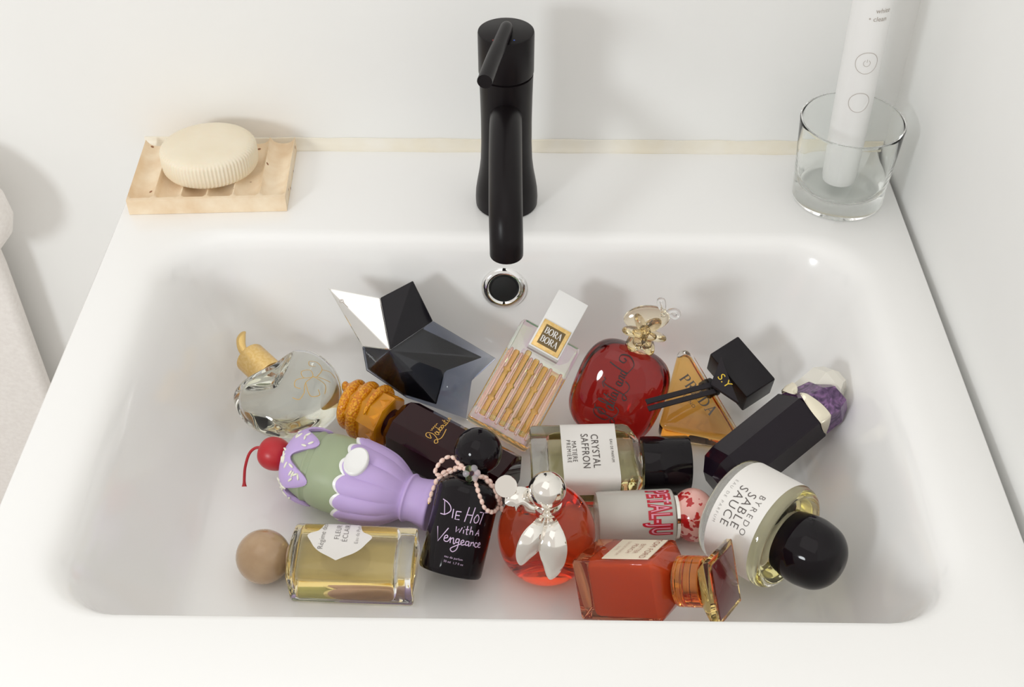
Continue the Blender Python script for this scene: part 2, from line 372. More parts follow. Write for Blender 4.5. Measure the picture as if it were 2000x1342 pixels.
# ---------------------------------------------------------------- towel beside the basin
tw = thing('hanging_towel', 'white folded towel hanging against the wall left of the basin', 'towel', Matrix.Translation((-.556, -.030, -.055)))
rings = []
for k, (z, hw, t) in enumerate([(-.62, .122, .014), (-.615, .124, .017), (-.40, .1235, .018), (-.20, .123, .018), (-.05, .122, .018), (.02, .118, .018), (.045, .10, .015), (.052, .085, .008)]):
    rings.append([(x - .002, y + .001 * math.sin(x * 60), z) for x, y in rrect(hw*2, t, t*.45, 6)])
obj('towel_body', *loft(rings), M['towel'], tw)
def flap(x, y, z): return (x, y, z)
rings = []
for z, hw, t in [(-.058, .080, .006), (-.055, .100, .016), (-.045, .116, .026), (-.030, .1265, .034), (-.012, .131, .038), (.010, .1285, .040), (.030, .120, .038), (.050, .105, .034), (.066, .083, .026), (.074, .060, .014), (.076, .04, .006)]:
    rings.append([(x + .020, y - .022, z*.84 + .028) for x, y in rrect(hw*2, t, t*.48, 7)])
obj('folded_flap', *loft(rings), M['towel'], tw)
# ---------------------------------------------------------------- the pile of perfume bottles
PLACE = {
    'saffron': Matrix(((0.043692, -0.0, 0.999045, 0.016975), (-0.999045, -0.0, 0.043692, -0.277725), (0.0, -1.0, 0.0, -0.08), (0.0, 0.0, 0.0, 1.0))),
    'sable': Matrix(((-0.633863, 0.334501, 0.697371, 0.146693), (-0.700883, 0.132876, -0.70079, -0.330568), (-0.327079, -0.932981, 0.150221, -0.058), (0.0, 0.0, 0.0, 1.0))),
    'tanball': Matrix(((0.035884, -0.0, -0.999356, -0.057243), (0.999356, -0.0, 0.035884, -0.360255), (-0.0, -1.0, 0.0, -0.0822), (0.0, 0.0, 0.0, 1.0))),
    'black': Matrix(((0.975058, -0.027498, 0.220242, -0.035139), (-0.1372, 0.705331, 0.695474, -0.365285), (-0.174468, -0.708345, 0.683965, -0.084909), (0.0, 0.0, 0.0, 1.0))),
    'apple_red': Matrix(((1.0, 0.0, 0.0, 0.027332), (0.0, 1.0, 0.0, -0.344467), (0.0, 0.0, 1.0, -0.1), (0.0, 0.0, 0.0, 1.0))),
    'petal': Matrix(((0.074308, -0.0, 0.997235, 0.06097), (-0.997235, -0.0, 0.074308, -0.323287), (0.0, -1.0, 0.0, -0.0812), (0.0, 0.0, 0.0, 1.0))),
    'coral': Matrix(((-0.472339, 0.179851, 0.862873, 0.054858), (-0.781073, -0.539046, -0.315207, -0.375881), (0.408437, -0.822851, 0.395089, -0.075682), (0.0, 0.0, 0.0, 1.0))),
    'sundae': Matrix(((0.327321, -0.056509, -0.943222, -0.041811), (0.944913, 0.019575, 0.326735, -0.32093), (-0.0, -0.99821, 0.059804, -0.074), (0.0, 0.0, 0.0, 1.0))),
    'snake': Matrix(((0.526839, -0.050476, -0.848465, 0.001194), (0.849965, 0.031287, 0.52591, -0.294856), (0.0, -0.998235, 0.059386, -0.08), (0.0, 0.0, 0.0, 1.0))),
    'star': Matrix(((0.994071, -0.10836, -0.008972, -0.087128), (0.085732, 0.730372, 0.677648, -0.186207), (-0.066877, -0.674399, 0.735332, -0.055), (0.0, 0.0, 0.0, 1.0))),
    'bora': Matrix(((0.879039, -0.120109, 0.461372, -0.007336), (-0.333128, 0.537549, 0.77464, -0.244801), (-0.341051, -0.834635, 0.432515, -0.082531), (0.0, 0.0, 0.0, 1.0))),
    'redpillow': Matrix(((0.914455, 0.197343, 0.353311, 0.081668), (-0.329923, 0.869127, 0.368468, -0.217802), (-0.234357, -0.453512, 0.859886, -0.0605), (0.0, 0.0, 0.0, 1.0))),
    'triangle': Matrix(((0.998023, 0.021364, 0.059106, 0.142306), (-0.062849, 0.339255, 0.938593, -0.211986), (0.0, -0.940452, 0.339927, -0.0775), (0.0, 0.0, 0.0, 1.0))),
    'crystal': Matrix(((0.572523, 0.25765, 0.778353, 0.144067), (-0.819888, 0.179915, 0.54352, -0.29594), (0.0, -0.94934, 0.31425, -0.075), (0.0, 0.0, 0.0, 1.0))),
    'apple_clear': Matrix(((0.70016, -0.073421, -0.710201, -0.158791), (0.713986, 0.071999, 0.696448, -0.214704), (0.0, -0.994699, 0.102833, -0.074), (0.0, 0.0, 0.0, 1.0))),
}

GRP = 'perfume bottles lying in the washbasin'
def bottle(name, label, key): return thing(name, label, 'perfume bottle', PLACE[key], GRP)
def flatfront(y, dx=0, dz=0, rot=0.0):     # lettering plane: u, v -> local x, z at depth y (front is -y)
    c, s = math.cos(rot), math.sin(rot)
    return lambda u, v: (dx + u*c - v*s, y, dz + u*s + v*c)
def cylfront(R, dz=0, du=0): return lambda u, v: (R * math.sin((u + du)/R), -R * math.cos((u + du)/R), v + dz)
def lines(rows):               # rows: (string, size, u, v, spacing)
    out = []
    for s, size, u, v, sp_ in rows: out += xf([text_geo(s, size, sp_, offset=-.00008)], 1, 0, u, v)
    return out

# --- square clear bottle with a white wraparound label
b = bottle('saffron_perfume_bottle', 'square clear glass bottle with white CRYSTAL SAFFRON label and black cylinder cap', 'saffron')
Wd, Td, Ld = .0545, .031, .0765
obj('glass_body', *loft([at_z(rrect(Wd - 2*i, Td - 2*i, max(.0045 - i*.3, .001), 4), z) for z, i in ((0, .0022), (.0008, .0006), (.0022, 0), (.0660, 0), (.0695, .0010), (.0735, .0050), (.0755, .0075), (.0765, .0090))]), M['clear'], b, angle=30)
M['pale_liquid'] = glass('pale_yellow_liquid', (.97, .935, .66), ior=.93)
obj('liquid', *loft([at_z(rrect(Wd - 2*i, Td - 2*i, .005, 4), z) for z, i in ((.0125, .0085), (.0140, .0062), (.0180, .0048), (.0300, .0042), (.0600, .0042), (.0665, .0055), (.0700, .0090))]), M['pale_liquid'], b)
obj('neck', *lathe([(.0080, .0762), (.0085, .0768), (.0085, .0792), (.008, .0795)], 32), M['silver'], b)
obj('cap', *lathe([(.0180, .0772), (.0192, .0776), (.0195, .0786), (.0195, .1095), (.0189, .1106), (.0160, .1110)], 56), M['gloss_black'], b)
def wrapline(s, e=.00025, r=.0045, hw=Wd/2, ht=Td/2):   # position s along the perimeter, s=0 at the middle of the front
    a = hw - r; q = r * PI/2; sg = 1 if s >= 0 else -1; t = abs(s)
    if t <= a: return sg*t, -ht - e
    if t <= a + q:
        th = (t - a)/r; return sg*(a + (r + e)*math.sin(th)), -ht + r - (r + e)*math.cos(th)
    return sg*(hw + e), -ht + r + (t - a - q)
n = 40; L1, L2 = -.040, .0400
rings = [[(*wrapline(L1 + (L2 - L1)*k/n, .0001 + .00025*o_), z) for k in range(n + 1)] for z, o_ in ((.0215, 0), (.0215, 1), (.0600, 1), (.0600, 0))]
lab = obj('label', *loft(rings, False, False, closed=False), M['paper'], b)
tx = xf([text_geo('CRYSTAL', .0072, 1.08), ], 1, 0, .0008, .0445) + xf([text_geo('SAFFRON', .0072, 1.08)], 1, 0, .0008, .0375) + xf([text_geo('EAU DE PARFUM', .0026, 1.15)], 1, 0, .001, .0560) + xf([text_geo('MATIERE', .0046, 1.12)], 1, 0, .0010, .0300) + xf([text_geo('PREMIERE', .0040, 1.3)], 1, 0, .0008, .0262)
place2d(tx, lambda u, v: (*wrapline(u, .0006), v)).build('lettering', M['soft_print'], lab, smooth=False, loose=True)

# --- round clear bottle, white label, black domed cap
b = bottle('sable_perfume_bottle', 'round clear bottle with white SABLE SAUCE label and large black ball cap', 'sable')
R = .0350; H = .0475
obj('glass_body', *lathe([(.0290, 0), (.0325, .0006), (.0343, .0022), (R, .0050), (R, .0405), (.0346, .0440), (.0334, .0462), (.0316, .0474), (.0300, .0470), (.0285, .0455), (.0270, .0450), (.0150, .0452), (.0120, .0475)], 72), M['clear'], b, angle=50)
obj('liquid', *lathe([(.0260, .0060), (.0305, .0070), (.0322, .0100), (.0325, .0360), (.0310, .0400), (.0260, .0418), (.0100, .0420)], 64), M['pale_liquid'], b)
cap = smooth_prof([(.0125, .0455), (.0192, .0458), (.0206, .0480), (.0223, .0570), (.0222, .0650), (.0195, .0748), (.0120, .0820), (.0004, .0846)], 6)
obj('cap', *lathe(cap, 64), M['gloss_black'], b, angle=40)
g = G(); rings = []
RL = R + .0003
for z in (.0075, .0405): rings.append([(RL*math.sin(a), -RL*math.cos(a), z) for a in [math.radians(-90 + 190*k/50) for k in range(51)]])
lab = obj('label', *loft(rings, False, False, closed=False), M['paper'], b)
tx = lines([('BYREDO', .0058, 0, .0322, 1.45), ('SABLE', .0084, 0, .0256, 1.18), ('SAUCE', .0084, 0, .0184, 1.18), ('EAU DE PARFUM', .0030, 0, .0112, 1.5)])
place2d(tx, cylfront(RL + .0002, 0, .010)).build('lettering', M['soft_print'], lab, smooth=False, loose=True)

# --- amber filled bottle with round tan cap
b = bottle('tan_ball_perfume_bottle', 'amber filled clear bottle with tan ball cap lying at the front left', 'tanball')
def dsec(k=0.0, hw=.0225, ht=.0165):       # flat sides, rounded front (-y) face
    p = []
    hw -= k; ht -= k
    for q in range(25):
        t = -1 + 2*q/24; x = hw * math.sin(t * PI/2); p.append((x, -ht + .0105 * (1 - math.cos(t * PI/2)) ** 1.15))
    p += [(hw, ht - .0020), (hw - .0006, ht - .0006), (hw - .002, ht), (-hw + .002, ht), (-hw + .0006, ht - .0006), (-hw, ht - .0020)]
    return p
obj('glass_body', *loft([at_z(dsec(i), z) for z, i in ((0, .0016), (.0006, .0004), (.0018, 0), (.0780, 0), (.0796, .0005), (.0806, .0020))]), M['clear'], b, angle=32)
M['amber_liquid'] = glass('amber_liquid', (.992, .88, .56), ior=.94)
obj('liquid', *loft([at_z(dsec(i), z) for z, i in ((.0125, .0050), (.0138, .0034), (.0165, .0026), (.0735, .0026), (.0755, .0036), (.0765, .0060))]), M['amber_liquid'], b)
M['tan_stone'] = mat('tan_glossy_ball', (.46, .30, .17), .16, coat=.4); noise_color(M['tan_stone'], (.42, .27, .15), (.50, .34, .20), 60)
obj('collar', *lathe([(.0085, .0804), (.0088, .0808), (.0088, .0832), (.008, .0835)], 32), M['tan_stone'], b)
obj('ball_cap', *ball((0, -.0005, .0995), .0179, 48, 30), M['tan_stone'], b, angle=0)
def on_d(x, z, e=.0003):
    t = math.asin(max(-1, min(1, x/.0225)))/(PI/2); return (x, -.0165 + .0105*(1 - math.cos(t*PI/2))**1.15 - e, z)
half = [(.0215, .0005), (.0205, .0040), (.0190, .0075), (.0150, .0082), (.0110, .0095), (.0085, .0125), (.0060, .0135), (.0020, .0120), (-.0020, .0100), (-.0050, .0070), (-.0070, .0035), (-.0090, 0)]
pts_r = smooth_prof(half, 3); NSX = len(pts_r); vv = []; ff = []
for (x, hwid) in pts_r:
    for k in range(9): vv.append(on_d(x*1.0 if x > 0 else x*1.35, .0490 + hwid * 1.55 * (-1 + 2*k/8)))
for i in range(NSX - 1):
    for k in range(8): ff.append((i*9 + k, i*9 + k + 1, (i + 1)*9 + k + 1, (i + 1)*9 + k))
lab = obj('label', vv, ff, M['paper'], b)
tx = lines([('R\u00e9gime des Fl', .0050, .0092, .0600, 1.0), ('FLEUR', .0049, .0108, .0505, 1.1), ('\u00c9CLAIR', .0049, .0102, .0452, 1.1), ('Eau de Parfum', .0036, .0110, .0376, 1.0)])
place2d([([(p[0] * 1 , p[1]) for p in v], f) for v, f in tx], lambda u, v: on_d(max(-.0085, min(.0222, u)), v, .0006)).build('lettering', M['soft_print'], lab, smooth=False, loose=True)

# --- black cylinder bottle with ball cap, handwritten lettering and a bead bow
b = bottle('black_handwritten_perfume_bottle', 'black cylinder bottle with lilac handwriting and a pink bead bow at its neck', 'black')
R = .0207
obj('glass_body', *lathe([(.0180, 0), (.0198, .0005), (.0205, .0016), (R, .0032), (R, .0535), (.0203, .0560), (.0185, .0588), (.0150, .0612), (.0118, .0625), (.0112, .0640)], 64), M['gloss_black'], b, angle=40)
obj('neck', *lathe([(.0100, .0636), (.0102, .0640), (.0102, .0668), (.0098, .0672)], 32), M['gloss_black'], b)
obj('ball_cap', *ball((0, 0, .0803), .0157, 48, 30), M['gloss_black'], b, angle=0)
M['lilac_print'] = mat('lilac_print', (.66, .50, .72), .4)
W1 = .00062
hand = []
hand += strokes('-14.2,46.6 -11.6,37.4|-15.2,37.6 -11.2,38 -8.0,40.8 -8.8,43.8 -11.8,45.8 -15.8,46.8', .6)          # D
hand += strokes('-6.2,42.6 -5.8,36.8', .6, False) + strokes('-4.0,41.6 -3.8,36.6 -1.0,37.0|-4.0,41.6 -0.8,42.0|-3.8,39.2 -1.4,39.4', .6, False)  # I E
hand += strokes('3.4,46 2.4,36.4|7.2,46.6 6.2,36.2|2.8,41.0 7.0,41.4', .6, False)                                     # H
hand += strokes('9.4,42.0 8.2,39.4 9.0,37.2 10.8,37.6 11.4,40.2 10.2,42.2 9.2,42.0', .6) + strokes('11.0,44.2 17.2,44.6|14.0,44.4 12.8,36.6', .6, False)    # O T
hand += strokes('-1.8,32.4 -1.4,29.0 .2,31.4 .8,29.0 2.0,32.6', .55, False) + strokes('3.2,31.4 3.4,29.0|3.2,33 3.3,33.4|5.2,34.2 5.4,29.2 6.2,29.2|4.2,31.8 6.6,32.1|7.6,34.4 7.6,29.2|7.6,31.0 8.8,31.8 9.4,30.8 9.6,29.2', .55)   # With
hand += strokes('11.6,29.2 13.2,33.2 14.2,29.2|12.2,30.6 13.8,30.8', .55, False)                                        # A
hand += strokes('-14.8,29.4 -12.0,20.6 -6.6,30.2', .65, False)                                                           # V
hand += strokes('-8.0,23.2 -5.8,24.4 -6.4,25.6 -7.8,24.6 -7.6,22.0 -5.2,22.0 -3.8,25.0|-3.8,25.0 -3.4,21.4|-3.6,23.6 -2.0,24.9 -1.2,21.4 -.2,22.2|1.8,25.0 .2,24.8 .0,22.6 1.8,23.2 1.8,25.0 1.7,19.0 -.6,16.4 -2.4,18.0 .6,20.6 3.2,22.2', .6)   # eng
hand += strokes('3.2,22.6 5.0,24.0 4.2,25.0 3.2,23.6 4.0,21.8 6.2,22.6|8.2,24.8 6.4,24.4 6.6,22.2 8.2,22.8 8.4,24.8 8.6,22.0 9.4,22.4|9.8,24.8 10.0,22.2|10.0,23.8 11.4,24.8 12.0,22.4|14.6,24.4 13.2,24.8 12.8,22.8 14.2,22.0 15.4,23.0|15.4,23.2 17.0,24.2 16.2,25.2 15.4,23.8 16.0,22.2 17.8,22.4', .6)
hand += xf(lines([('eau de parfum', 1.9, 1.0, 12.6, 1.1), ('50 ml  1.7 fl oz', 1.9, 1.6, 9.6, 1.1)]), 1)
place2d(xf(hand, .001), cylfront(R + .0002, -.0005, -.0006)).build('lettering', M['lilac_print'], b, smooth=False, loose=True)
M['pearl'] = mat('pink_pearl', (.80, .55, .46), .22, coat=.5); noise_color(M['pearl'], (.78, .50, .42), (.86, .68, .60), 500)
M['thread'] = mat('gold_thread', (.55, .38, .14), .35, metal=.7)
M['bead'] = mat('iridescent_bead', (.90, .88, .95), .05, trans=.75, ior=1.3, film=380)
bow = {'R': [(1.4, 64.6), (3.5, 60.4), (6.0, 56.0), (9.0, 51.5), (12.7, 47.4), (16.2, 45.4), (19.7, 45.2), (21.8, 47.6), (21.9, 51.6), (19.7, 55.6), (16.2, 59.5), (12.1, 62.5), (7.5, 65.1), (3, 66.6)],
       'Rt': [(3.2, 65.0), (8.6, 65.6), (13.6, 63.0), (17.6, 59.8), (21.2, 55.6), (23.4, 50.9), (26.0, 45.9)],
       'L': [(-3, 67), (-9.9, 67.4), (-14.0, 65.3), (-17.7, 62.7), (-21.0, 59.7), (-24.0, 60.7), (-23.4, 65.0), (-21.4, 69.1), (-18.2, 72.2), (-14.5, 72.6), (-11.0, 70.4), (-5, 68)],
       'Lt': [(-10.6, 66.4), (-17.2, 60.8), (-21.5, 57.2), (-22.1, 53.8), (-22.8, 49.7), (-23.2, 45.6), (-23.3, 42.4)]}
bow = {k: [(x*.93 if x > 10 else x, z) for x, z in v] for k, v in bow.items()}
def bow_y(x, z, lift):
    rr_ = R if z < 56 * .001 else R - (z - .056) * .9
    rr_ = max(rr_, .0120)
    return -(math.sqrt(max(rr_*rr_ - x*x, 0)) if abs(x) < rr_ else 0) * .92 - .0016 - lift
th = G(); beads = []
for key, lift in (('R', 0), ('Rt', .0016), ('L', .0006), ('Lt', 0)):
    p = [Vector((x*.001, bow_y(x*.001, z*.001, lift), z*.001)) for x, z in smooth_prof(bow[key], 8)]
    th.add(*tube(p, .00035, 6))
    acc = 0; step = .0041
    nxt = step * .6
    for i in range(1, len(p)):
        seg = (p[i] - p[i-1]).length
        while acc + seg >= nxt:
            c = p[i-1].lerp(p[i], (nxt - acc)/seg); beads.append((c, (p[i] - p[i-1]).normalized())); nxt += step * random.uniform(.93, 1.07)
        acc += seg
bw = th.build('bead_bow', M['thread'], b); bw['label'] = 'bow of pink rice pearls with a clear bead flower'
bv, bf = ball((0, 0, 0), 1, 12, 8)
bme = None
for c, d in beads:
    if bme is None:
        o = obj('pearl', [(x*.00152, y*.00152, z*.00215) for x, y, z in bv], bf, M['pearl'], bw, angle=0); bme = o.data
    else:
        o = bpy.data.objects.new('pearl', bme); COL.objects.link(o); o.parent = bw
    s_ = random.uniform(.9, 1.1)
    o.matrix_local = Matrix.Translation(c) @ d.to_track_quat('Z', 'Y').to_matrix().to_4x4() @ Matrix.Diagonal((s_, s_, 1, 1))
bcol = [M['bead'], glass('green_bead', (.55, .78, .45), film=420), glass('rose_bead', (.75, .45, .55), film=300)]
for k in range(6):
    a = 2*PI*k/6 + .3; c = (-.0008 + .0034*math.cos(a), -.0172, .0664 + .0034*math.sin(a))
    obj('flower_bead', *ball(c, .0024, 16, 10), bcol[(0, 0, 1, 0, 1, 0)[k]], bw, angle=0)
obj('flower_bead', *ball((-.0008, -.0184, .0664), .0018, 14, 9), bcol[2], bw, angle=0)
for c in ((-.0233, bow_y(-.0233, .041, 0), .0405), (.0247, bow_y(.0247, .045, .0016), .0443)): obj('end_bead', *ball(c, .0009, 10, 7), M['gold'], bw, angle=0)

# --- red apple bottle with silver ball and leaves
b = bottle('red_apple_perfume_bottle', 'orange red apple shaped bottle with silver ball cap and hanging silver leaves', 'apple_red')
ap = smooth_prof([(.0004, .0050), (.0080, .0032), (.0130, .0006), (.0180, .0010), (.0250, .0070), (.0300, .0170), (.0318, .0290), (.0305, .0400), (.0262, .0500), (.0200, .0562), (.0130, .0580), (.0090, .0560), (.0082, .0540)], 5)
M['red_glass'] = glass('orange_red_glass', (.975, .43, .27))
obj('glass_body', *lathe(ap, 72), M['red_glass'], b, angle=60)
ap2 = [(max(r - .0028, .0003), .031 + (z - .031) * .87) for r, z in ap[:-12]]
M['red_liquid'] = glass('red_liquid', (.97, .44, .26), ior=.93)
obj('liquid', *lathe(ap2, 64), M['red_liquid'], b, angle=60)
obj('neck', *lathe([(.0080, .0535), (.0092, .0540), (.0095, .0560), (.0098, .0600), (.0094, .0612), (.0060, .0618), (.0056, .0630)], 40), M['silver'], b)
obj('ball_cap', *ball((-.0002, 0, .0728), .0120, 48, 30), M['silver'], b, angle=0)
def leaf(pts_center, width, curl, thick=.0009, n=12):   # leaf along a 3-D spine, width direction from curl
    sp_ = smooth_prof(pts_center, 5); top = []; N = len(sp_)
    for i, p in enumerate(sp_):
        t = i/(N - 1); wd = width * math.sin(PI * min(1, t*.93 + .05)) ** .75
        d = Vector(sp_[min(i+1, N-1)]) - Vector(sp_[max(i-1, 0)]); d.normalize()
        side = Vector(curl).cross(d).normalized(); up = d.cross(side).normalized()
        top.append([tuple(Vector(p) + side * wd * s_ + up * (-abs(s_)**1.5 * wd * .38)) for s_ in [-1 + 2*k/n for k in range(n + 1)]])
    v = []; f = []
    for lay in (0, 1):
        for i, r in enumerate(top):
            for p in r: v.append((p[0], p[1] + thick*lay, p[2]))
    m = n + 1; B = N*m
    for i in range(N - 1):
        for k in range(n): f.append((i*m+k, i*m+k+1, (i+1)*m+k+1, (i+1)*m+k)); f.append((B+i*m+k, B+(i+1)*m+k, B+(i+1)*m+k+1, B+i*m+k+1))
    for i in range(N - 1): f.append((i*m, (i+1)*m, B+(i+1)*m, B+i*m)); f.append((i*m+n, B+i*m+n, B+(i+1)*m+n, (i+1)*m+n))
    for k in range(n): f.append((k, B+k, B+k+1, k+1)); q_ = (N-1)*m; f.append((q_+k, q_+k+1, B+q_+k+1, B+q_+k))
    return v, f
obj('leaf', *leaf([(-.001, -.0105, .0600), (-.004, -.0225, .0615), (-.0095, -.0300, .0575), (-.0140, -.0340, .0505), (-.0165, -.0360, .0430)], .0074, (0.2, -.8, .6)), M['silver'], b, angle=60)
obj('leaf', *leaf([(.000, -.0105, .0600), (.001, -.0235, .0615), (.0030, -.0325, .0550), (.0035, -.0372, .0440), (.0020, -.0388, .0325)], .0090, (-.1, -.9, .45)), M['silver'], b, angle=60)
obj('leaf', *leaf([(-.004, -.0050, .0600), (-.010, -.0040, .0620), (-.0160, -.0030, .0665), (-.0220, -.0030, .0670), (-.0265, -.0040, .0640)], .0078, (0, -.6, .8)), M['silver'], b, angle=60)
q = Matrix.Translation((-.0262, .0030, .0725)) @ Vector((.05, -.75, .65)).to_track_quat('Z', 'Y').to_matrix().to_4x4()
obj('round_leaf', *moved(lathe([(.0068, -.0008), (.0072, -.0002), (.0070, .0004), (.004, .0006), (.0003, .0007)], 36), q), M['silver'], b, angle=40)
obj('leaf_stem', *tube([(-.0262, .0030, .0720), (-.018, .001, .0660), (-.009, 0, .0600)], .0009, 8), M['silver'], b)

# --- frosted cylinder bottle with outlined red lettering and a red-patched pink cap
b = bottle('petal_perfume_bottle', 'frosted cylinder bottle with red outlined PETAL lettering and pink and red ball cap', 'petal')
M['frosted'] = mat('milky_glass', (.84, .81, .75), .16, trans=.42, ior=1.42)
M['milky'] = mat('milky_liquid', (.84, .81, .76), .35, trans=.35, ior=1.12)
R = .0185
obj('glass_body', *lathe([(.0165, 0), (.0180, .0004), (R, .0016), (R, .0490), (.0182, .0508), (.0172, .0516), (.008, .0520)], 64), M['frosted'], b)
obj('liquid', *lathe([(.0120, .0060), (.0158, .0075), (.0164, .0100), (.0164, .0455), (.0150, .0478), (.005, .0482)], 56), M['milky'], b)
obj('collar', *lathe([(.0150, .0521), (.0155, .0524), (.0155, .0545), (.0140, .0560), (.0095, .0562), (.0095, .0660)], 48), M['silver'], b)
M['cap_pink'] = mat('pink_cap_red_patches', (.86, .42, .36), .15, coat=.4)
n_, l_, b_ = nodes(M['cap_pink'])
tc = n_.new('ShaderNodeTexCoord'); nz = n_.new('ShaderNodeTexVoronoi'); nz.inputs['Scale'].default_value = 62; nz.feature = 'SMOOTH_F1'; nz.inputs['Smoothness'].default_value = .35
ns = n_.new('ShaderNodeTexNoise'); ns.inputs['Scale'].default_value = 140
mp = n_.new('ShaderNodeMix'); mp.data_type = 'RGBA'; mp.blend_type = 'LINEAR_LIGHT'; mp.inputs['Factor'].default_value = .012
l_.new(tc.outputs['Object'], ns.inputs['Vector']); l_.new(tc.outputs['Object'], mp.inputs['A']); l_.new(ns.outputs['Color'], mp.inputs['B']); l_.new(mp.outputs['Result'], nz.inputs['Vector'])
rr = n_.new('ShaderNodeValToRGB'); rr.color_ramp.elements[0].position = .40; rr.color_ramp.elements[1].position = .42
rr.color_ramp.elements[0].color = (.50, .012, .015, 1); rr.color_ramp.elements[1].color = (.87, .47, .42, 1)
l_.new(nz.outputs['Distance'], rr.inputs['Fac']); l_.new(rr.outputs['Color'], b_.inputs['Base Color'])
obj('ball_cap', *ball((0, 0, .0655), .0182, 48, 30, 1, 1, .84), M['cap_pink'], b, angle=0)
M['red_print'] = mat('red_print', (.52, .012, .03), .35); M['pink_print'] = mat('pink_print', (.82, .33, .45), .35)
tA = xf([text_geo('PETAL-JU', .0185, 1.10, offset=.0017, align='LEFT')], 1, 0, -.0092, .0400, .43)
tB = xf([text_geo('PETAL-JU', .0185, 1.10, offset=-.0001, align='LEFT')], 1, 0, -.0092, .0400, .43)
lt = place2d(tA, cylfront(R + .0002)).build('lettering', M['red_print'], b, smooth=False, loose=True)
place2d(tB, cylfront(R + .0005)).build('lettering_face', M['pink_print'], lt, smooth=False, loose=True)
obj('dip_tube', *tube([(0, 0, .008), (0, 0, .052)], .0012, 10), M['white'], b)

# --- coral square bottle with flared amber cap
b = bottle('coral_perfume_bottle', 'coral orange square bottle with cream BITTER PEACH label and flared amber cap', 'coral')
s_ = .0395
M['coral_glass'] = glass('orange_glass', (.84, .33, .17))
M['coral_liquid'] = mat('coral_fill', (.97, .27, .11), .45, sub=.15)
obj('glass_body', *loft([at_z(rrect(s_ - 2*i, s_ - 2*i, max(.0022 - i*.2, .0006), 3), z) for z, i in ((0, .0014), (.0005, .0004), (.0014, 0), (.0530, 0), (.0540, .0004), (.0610, .0090), (.0618, .0100))]), M['coral_glass'], b, angle=28)
obj('liquid', *loft([at_z(rrect(s_ - 2*i, s_ - 2*i, .0025, 4), z) for z, i in ((.0095, .0050), (.0105, .0034), (.0130, .0026), (.0515, .0022), (.0530, .0030), (.0590, .0105))]), M['coral_liquid'], b, angle=28)
lab = obj('label', *moved(boxg(.0320, .0006, .0, .0310, .0002, .0001), Matrix.Translation((0, -s_/2 - .0003, .0195))), M['cream_paper'], b)
M['brown_print'] = mat('brown_print', (.30, .06, .03), .5)
tx = lines([('TOM FORD', .0058, 0, .0455, 1.1), ('BITTER', .0047, 0, .0378, 1.1), ('PEACH', .0047, 0, .0330, 1.1), ('EAU DE PARFUM', .0031, 0, .0268, 1.0), ('50 ML', .0029, 0, .0230, 1.0)])
place2d(tx, flatfront(-s_/2 - .0010)).build('lettering', M['brown_print'], lab, smooth=False, loose=True)
M['amber_plastic'] = glass('amber_plastic', (.98, .74, .28), rough=.02)
M['plum'] = mat('plum_inlay', (.14, .022, .022), .12, coat=.3)
obj('collar', *lathe([(.0150, .0620), (.0156, .0623), (.0156, .0645), (.0150, .0648), (.0150, .0665), (.0156, .0668), (.0156, .0785), (.0150, .0791)], 48), M['amber_plastic'], b)
obj('collar_core', *lathe([(.0110, .0624), (.0115, .0628), (.0115, .0780), (.0105, .0785)], 40), glass('copper_core', (.95, .45, .25), ior=1.1), b)
cp = obj('cap', *loft([at_z(rrect(a, a, .0012, 3), z) for a, z in ((.0200, .0788), (.0225, .0790), (.0250, .0796), (.0395, .0868), (.0405, .0880), (.0405, .0905), (.0398, .0911))]), M['amber_plastic'], b, angle=28)
obj('cap_plate', *boxg(.0345, .0345, .0906, .0916, .001, .0003), M['plum'], cp)
# --- sundae shaped bottle: lilac scalloped cup, green frosted body, cherry
b = bottle('sundae_perfume_bottle', 'sundae shaped bottle with lilac scalloped cup, pale green body and red cherry', 'sundae')
M['lilac'] = mat('lilac_matte', (.52, .385, .70), .5, sub=.1); M['green_frost'] = mat('green_frosted_glass', (.50, .585, .385), .38, trans=.35, ior=1.3, sub=.15)
M['cherry'] = mat('red_cherry', (.46, .012, .020), .35); M['sprinkle'] = mat('pale_sprinkle', (.82, .82, .68), .5)
NF = 13
def flut(th, r, z):
    k = max(0, min(1, (z - .0265)/.011)); c = abs(math.cos(NF*th/2))
    rr_ = r * (1 + .055*k*(c**.7 - .75)); zz = z + (.0042*(c**.8 - .6) if z > .054 else 0) * min(1, (z - .054)/.006)
    return rr_, zz
cupp = smooth_prof([(.0170, 0), (.0178, .0012), (.0176, .0040), (.0163, .0080), (.0152, .0160), (.0156, .0205), (.0168, .0225), (.0162, .0245), (.0155, .0262), (.0200, .0330), (.0245, .0420), (.0272, .0530), (.0286, .0640), (.0292, .0700), (.0283, .0710), (.0262, .0695)], 4)
cupp = [(r, .006 + z*.78 if z < .0262 else .0264 + (z - .0262)*.87) for r, z in cupp]
obj('cup', *lathe(cupp, NF*14, flut), M['lilac'], b, angle=50)
rimp = [(.0255, .0605), (.0282, .0628), (.0288, .0652), (.0286, .0676), (.0268, .0674), (.0250, .0640)]
def flut2(th, r, z):
    c = abs(math.cos(NF*th/2)); return r*(1 + .05*(c**.7 - .75)), z + .0042*(c**.8 - .6)
obj('cup_rim', *lathe(rimp, NF*10, flut2), M['white'], b, angle=50)
gp = smooth_prof([(.0180, .0560), (.0250, .0600), (.0266, .0730), (.0264, .0840), (.0252, .0895), (.0244, .0905), (.0246, .0925), (.0252, .0945), (.0244, .0960), (.0236, .0990), (.0215, .1060), (.0160, .1120), (.0060, .1140), (.0004, .1142)], 5)
obj('green_body', *lathe(gp, 64), M['green_frost'], b, angle=60)
def cream_edge(th): return .0962 - .0072*math.sin(6*th - 1.2) - .0015*math.sin(5*th + 2.0)
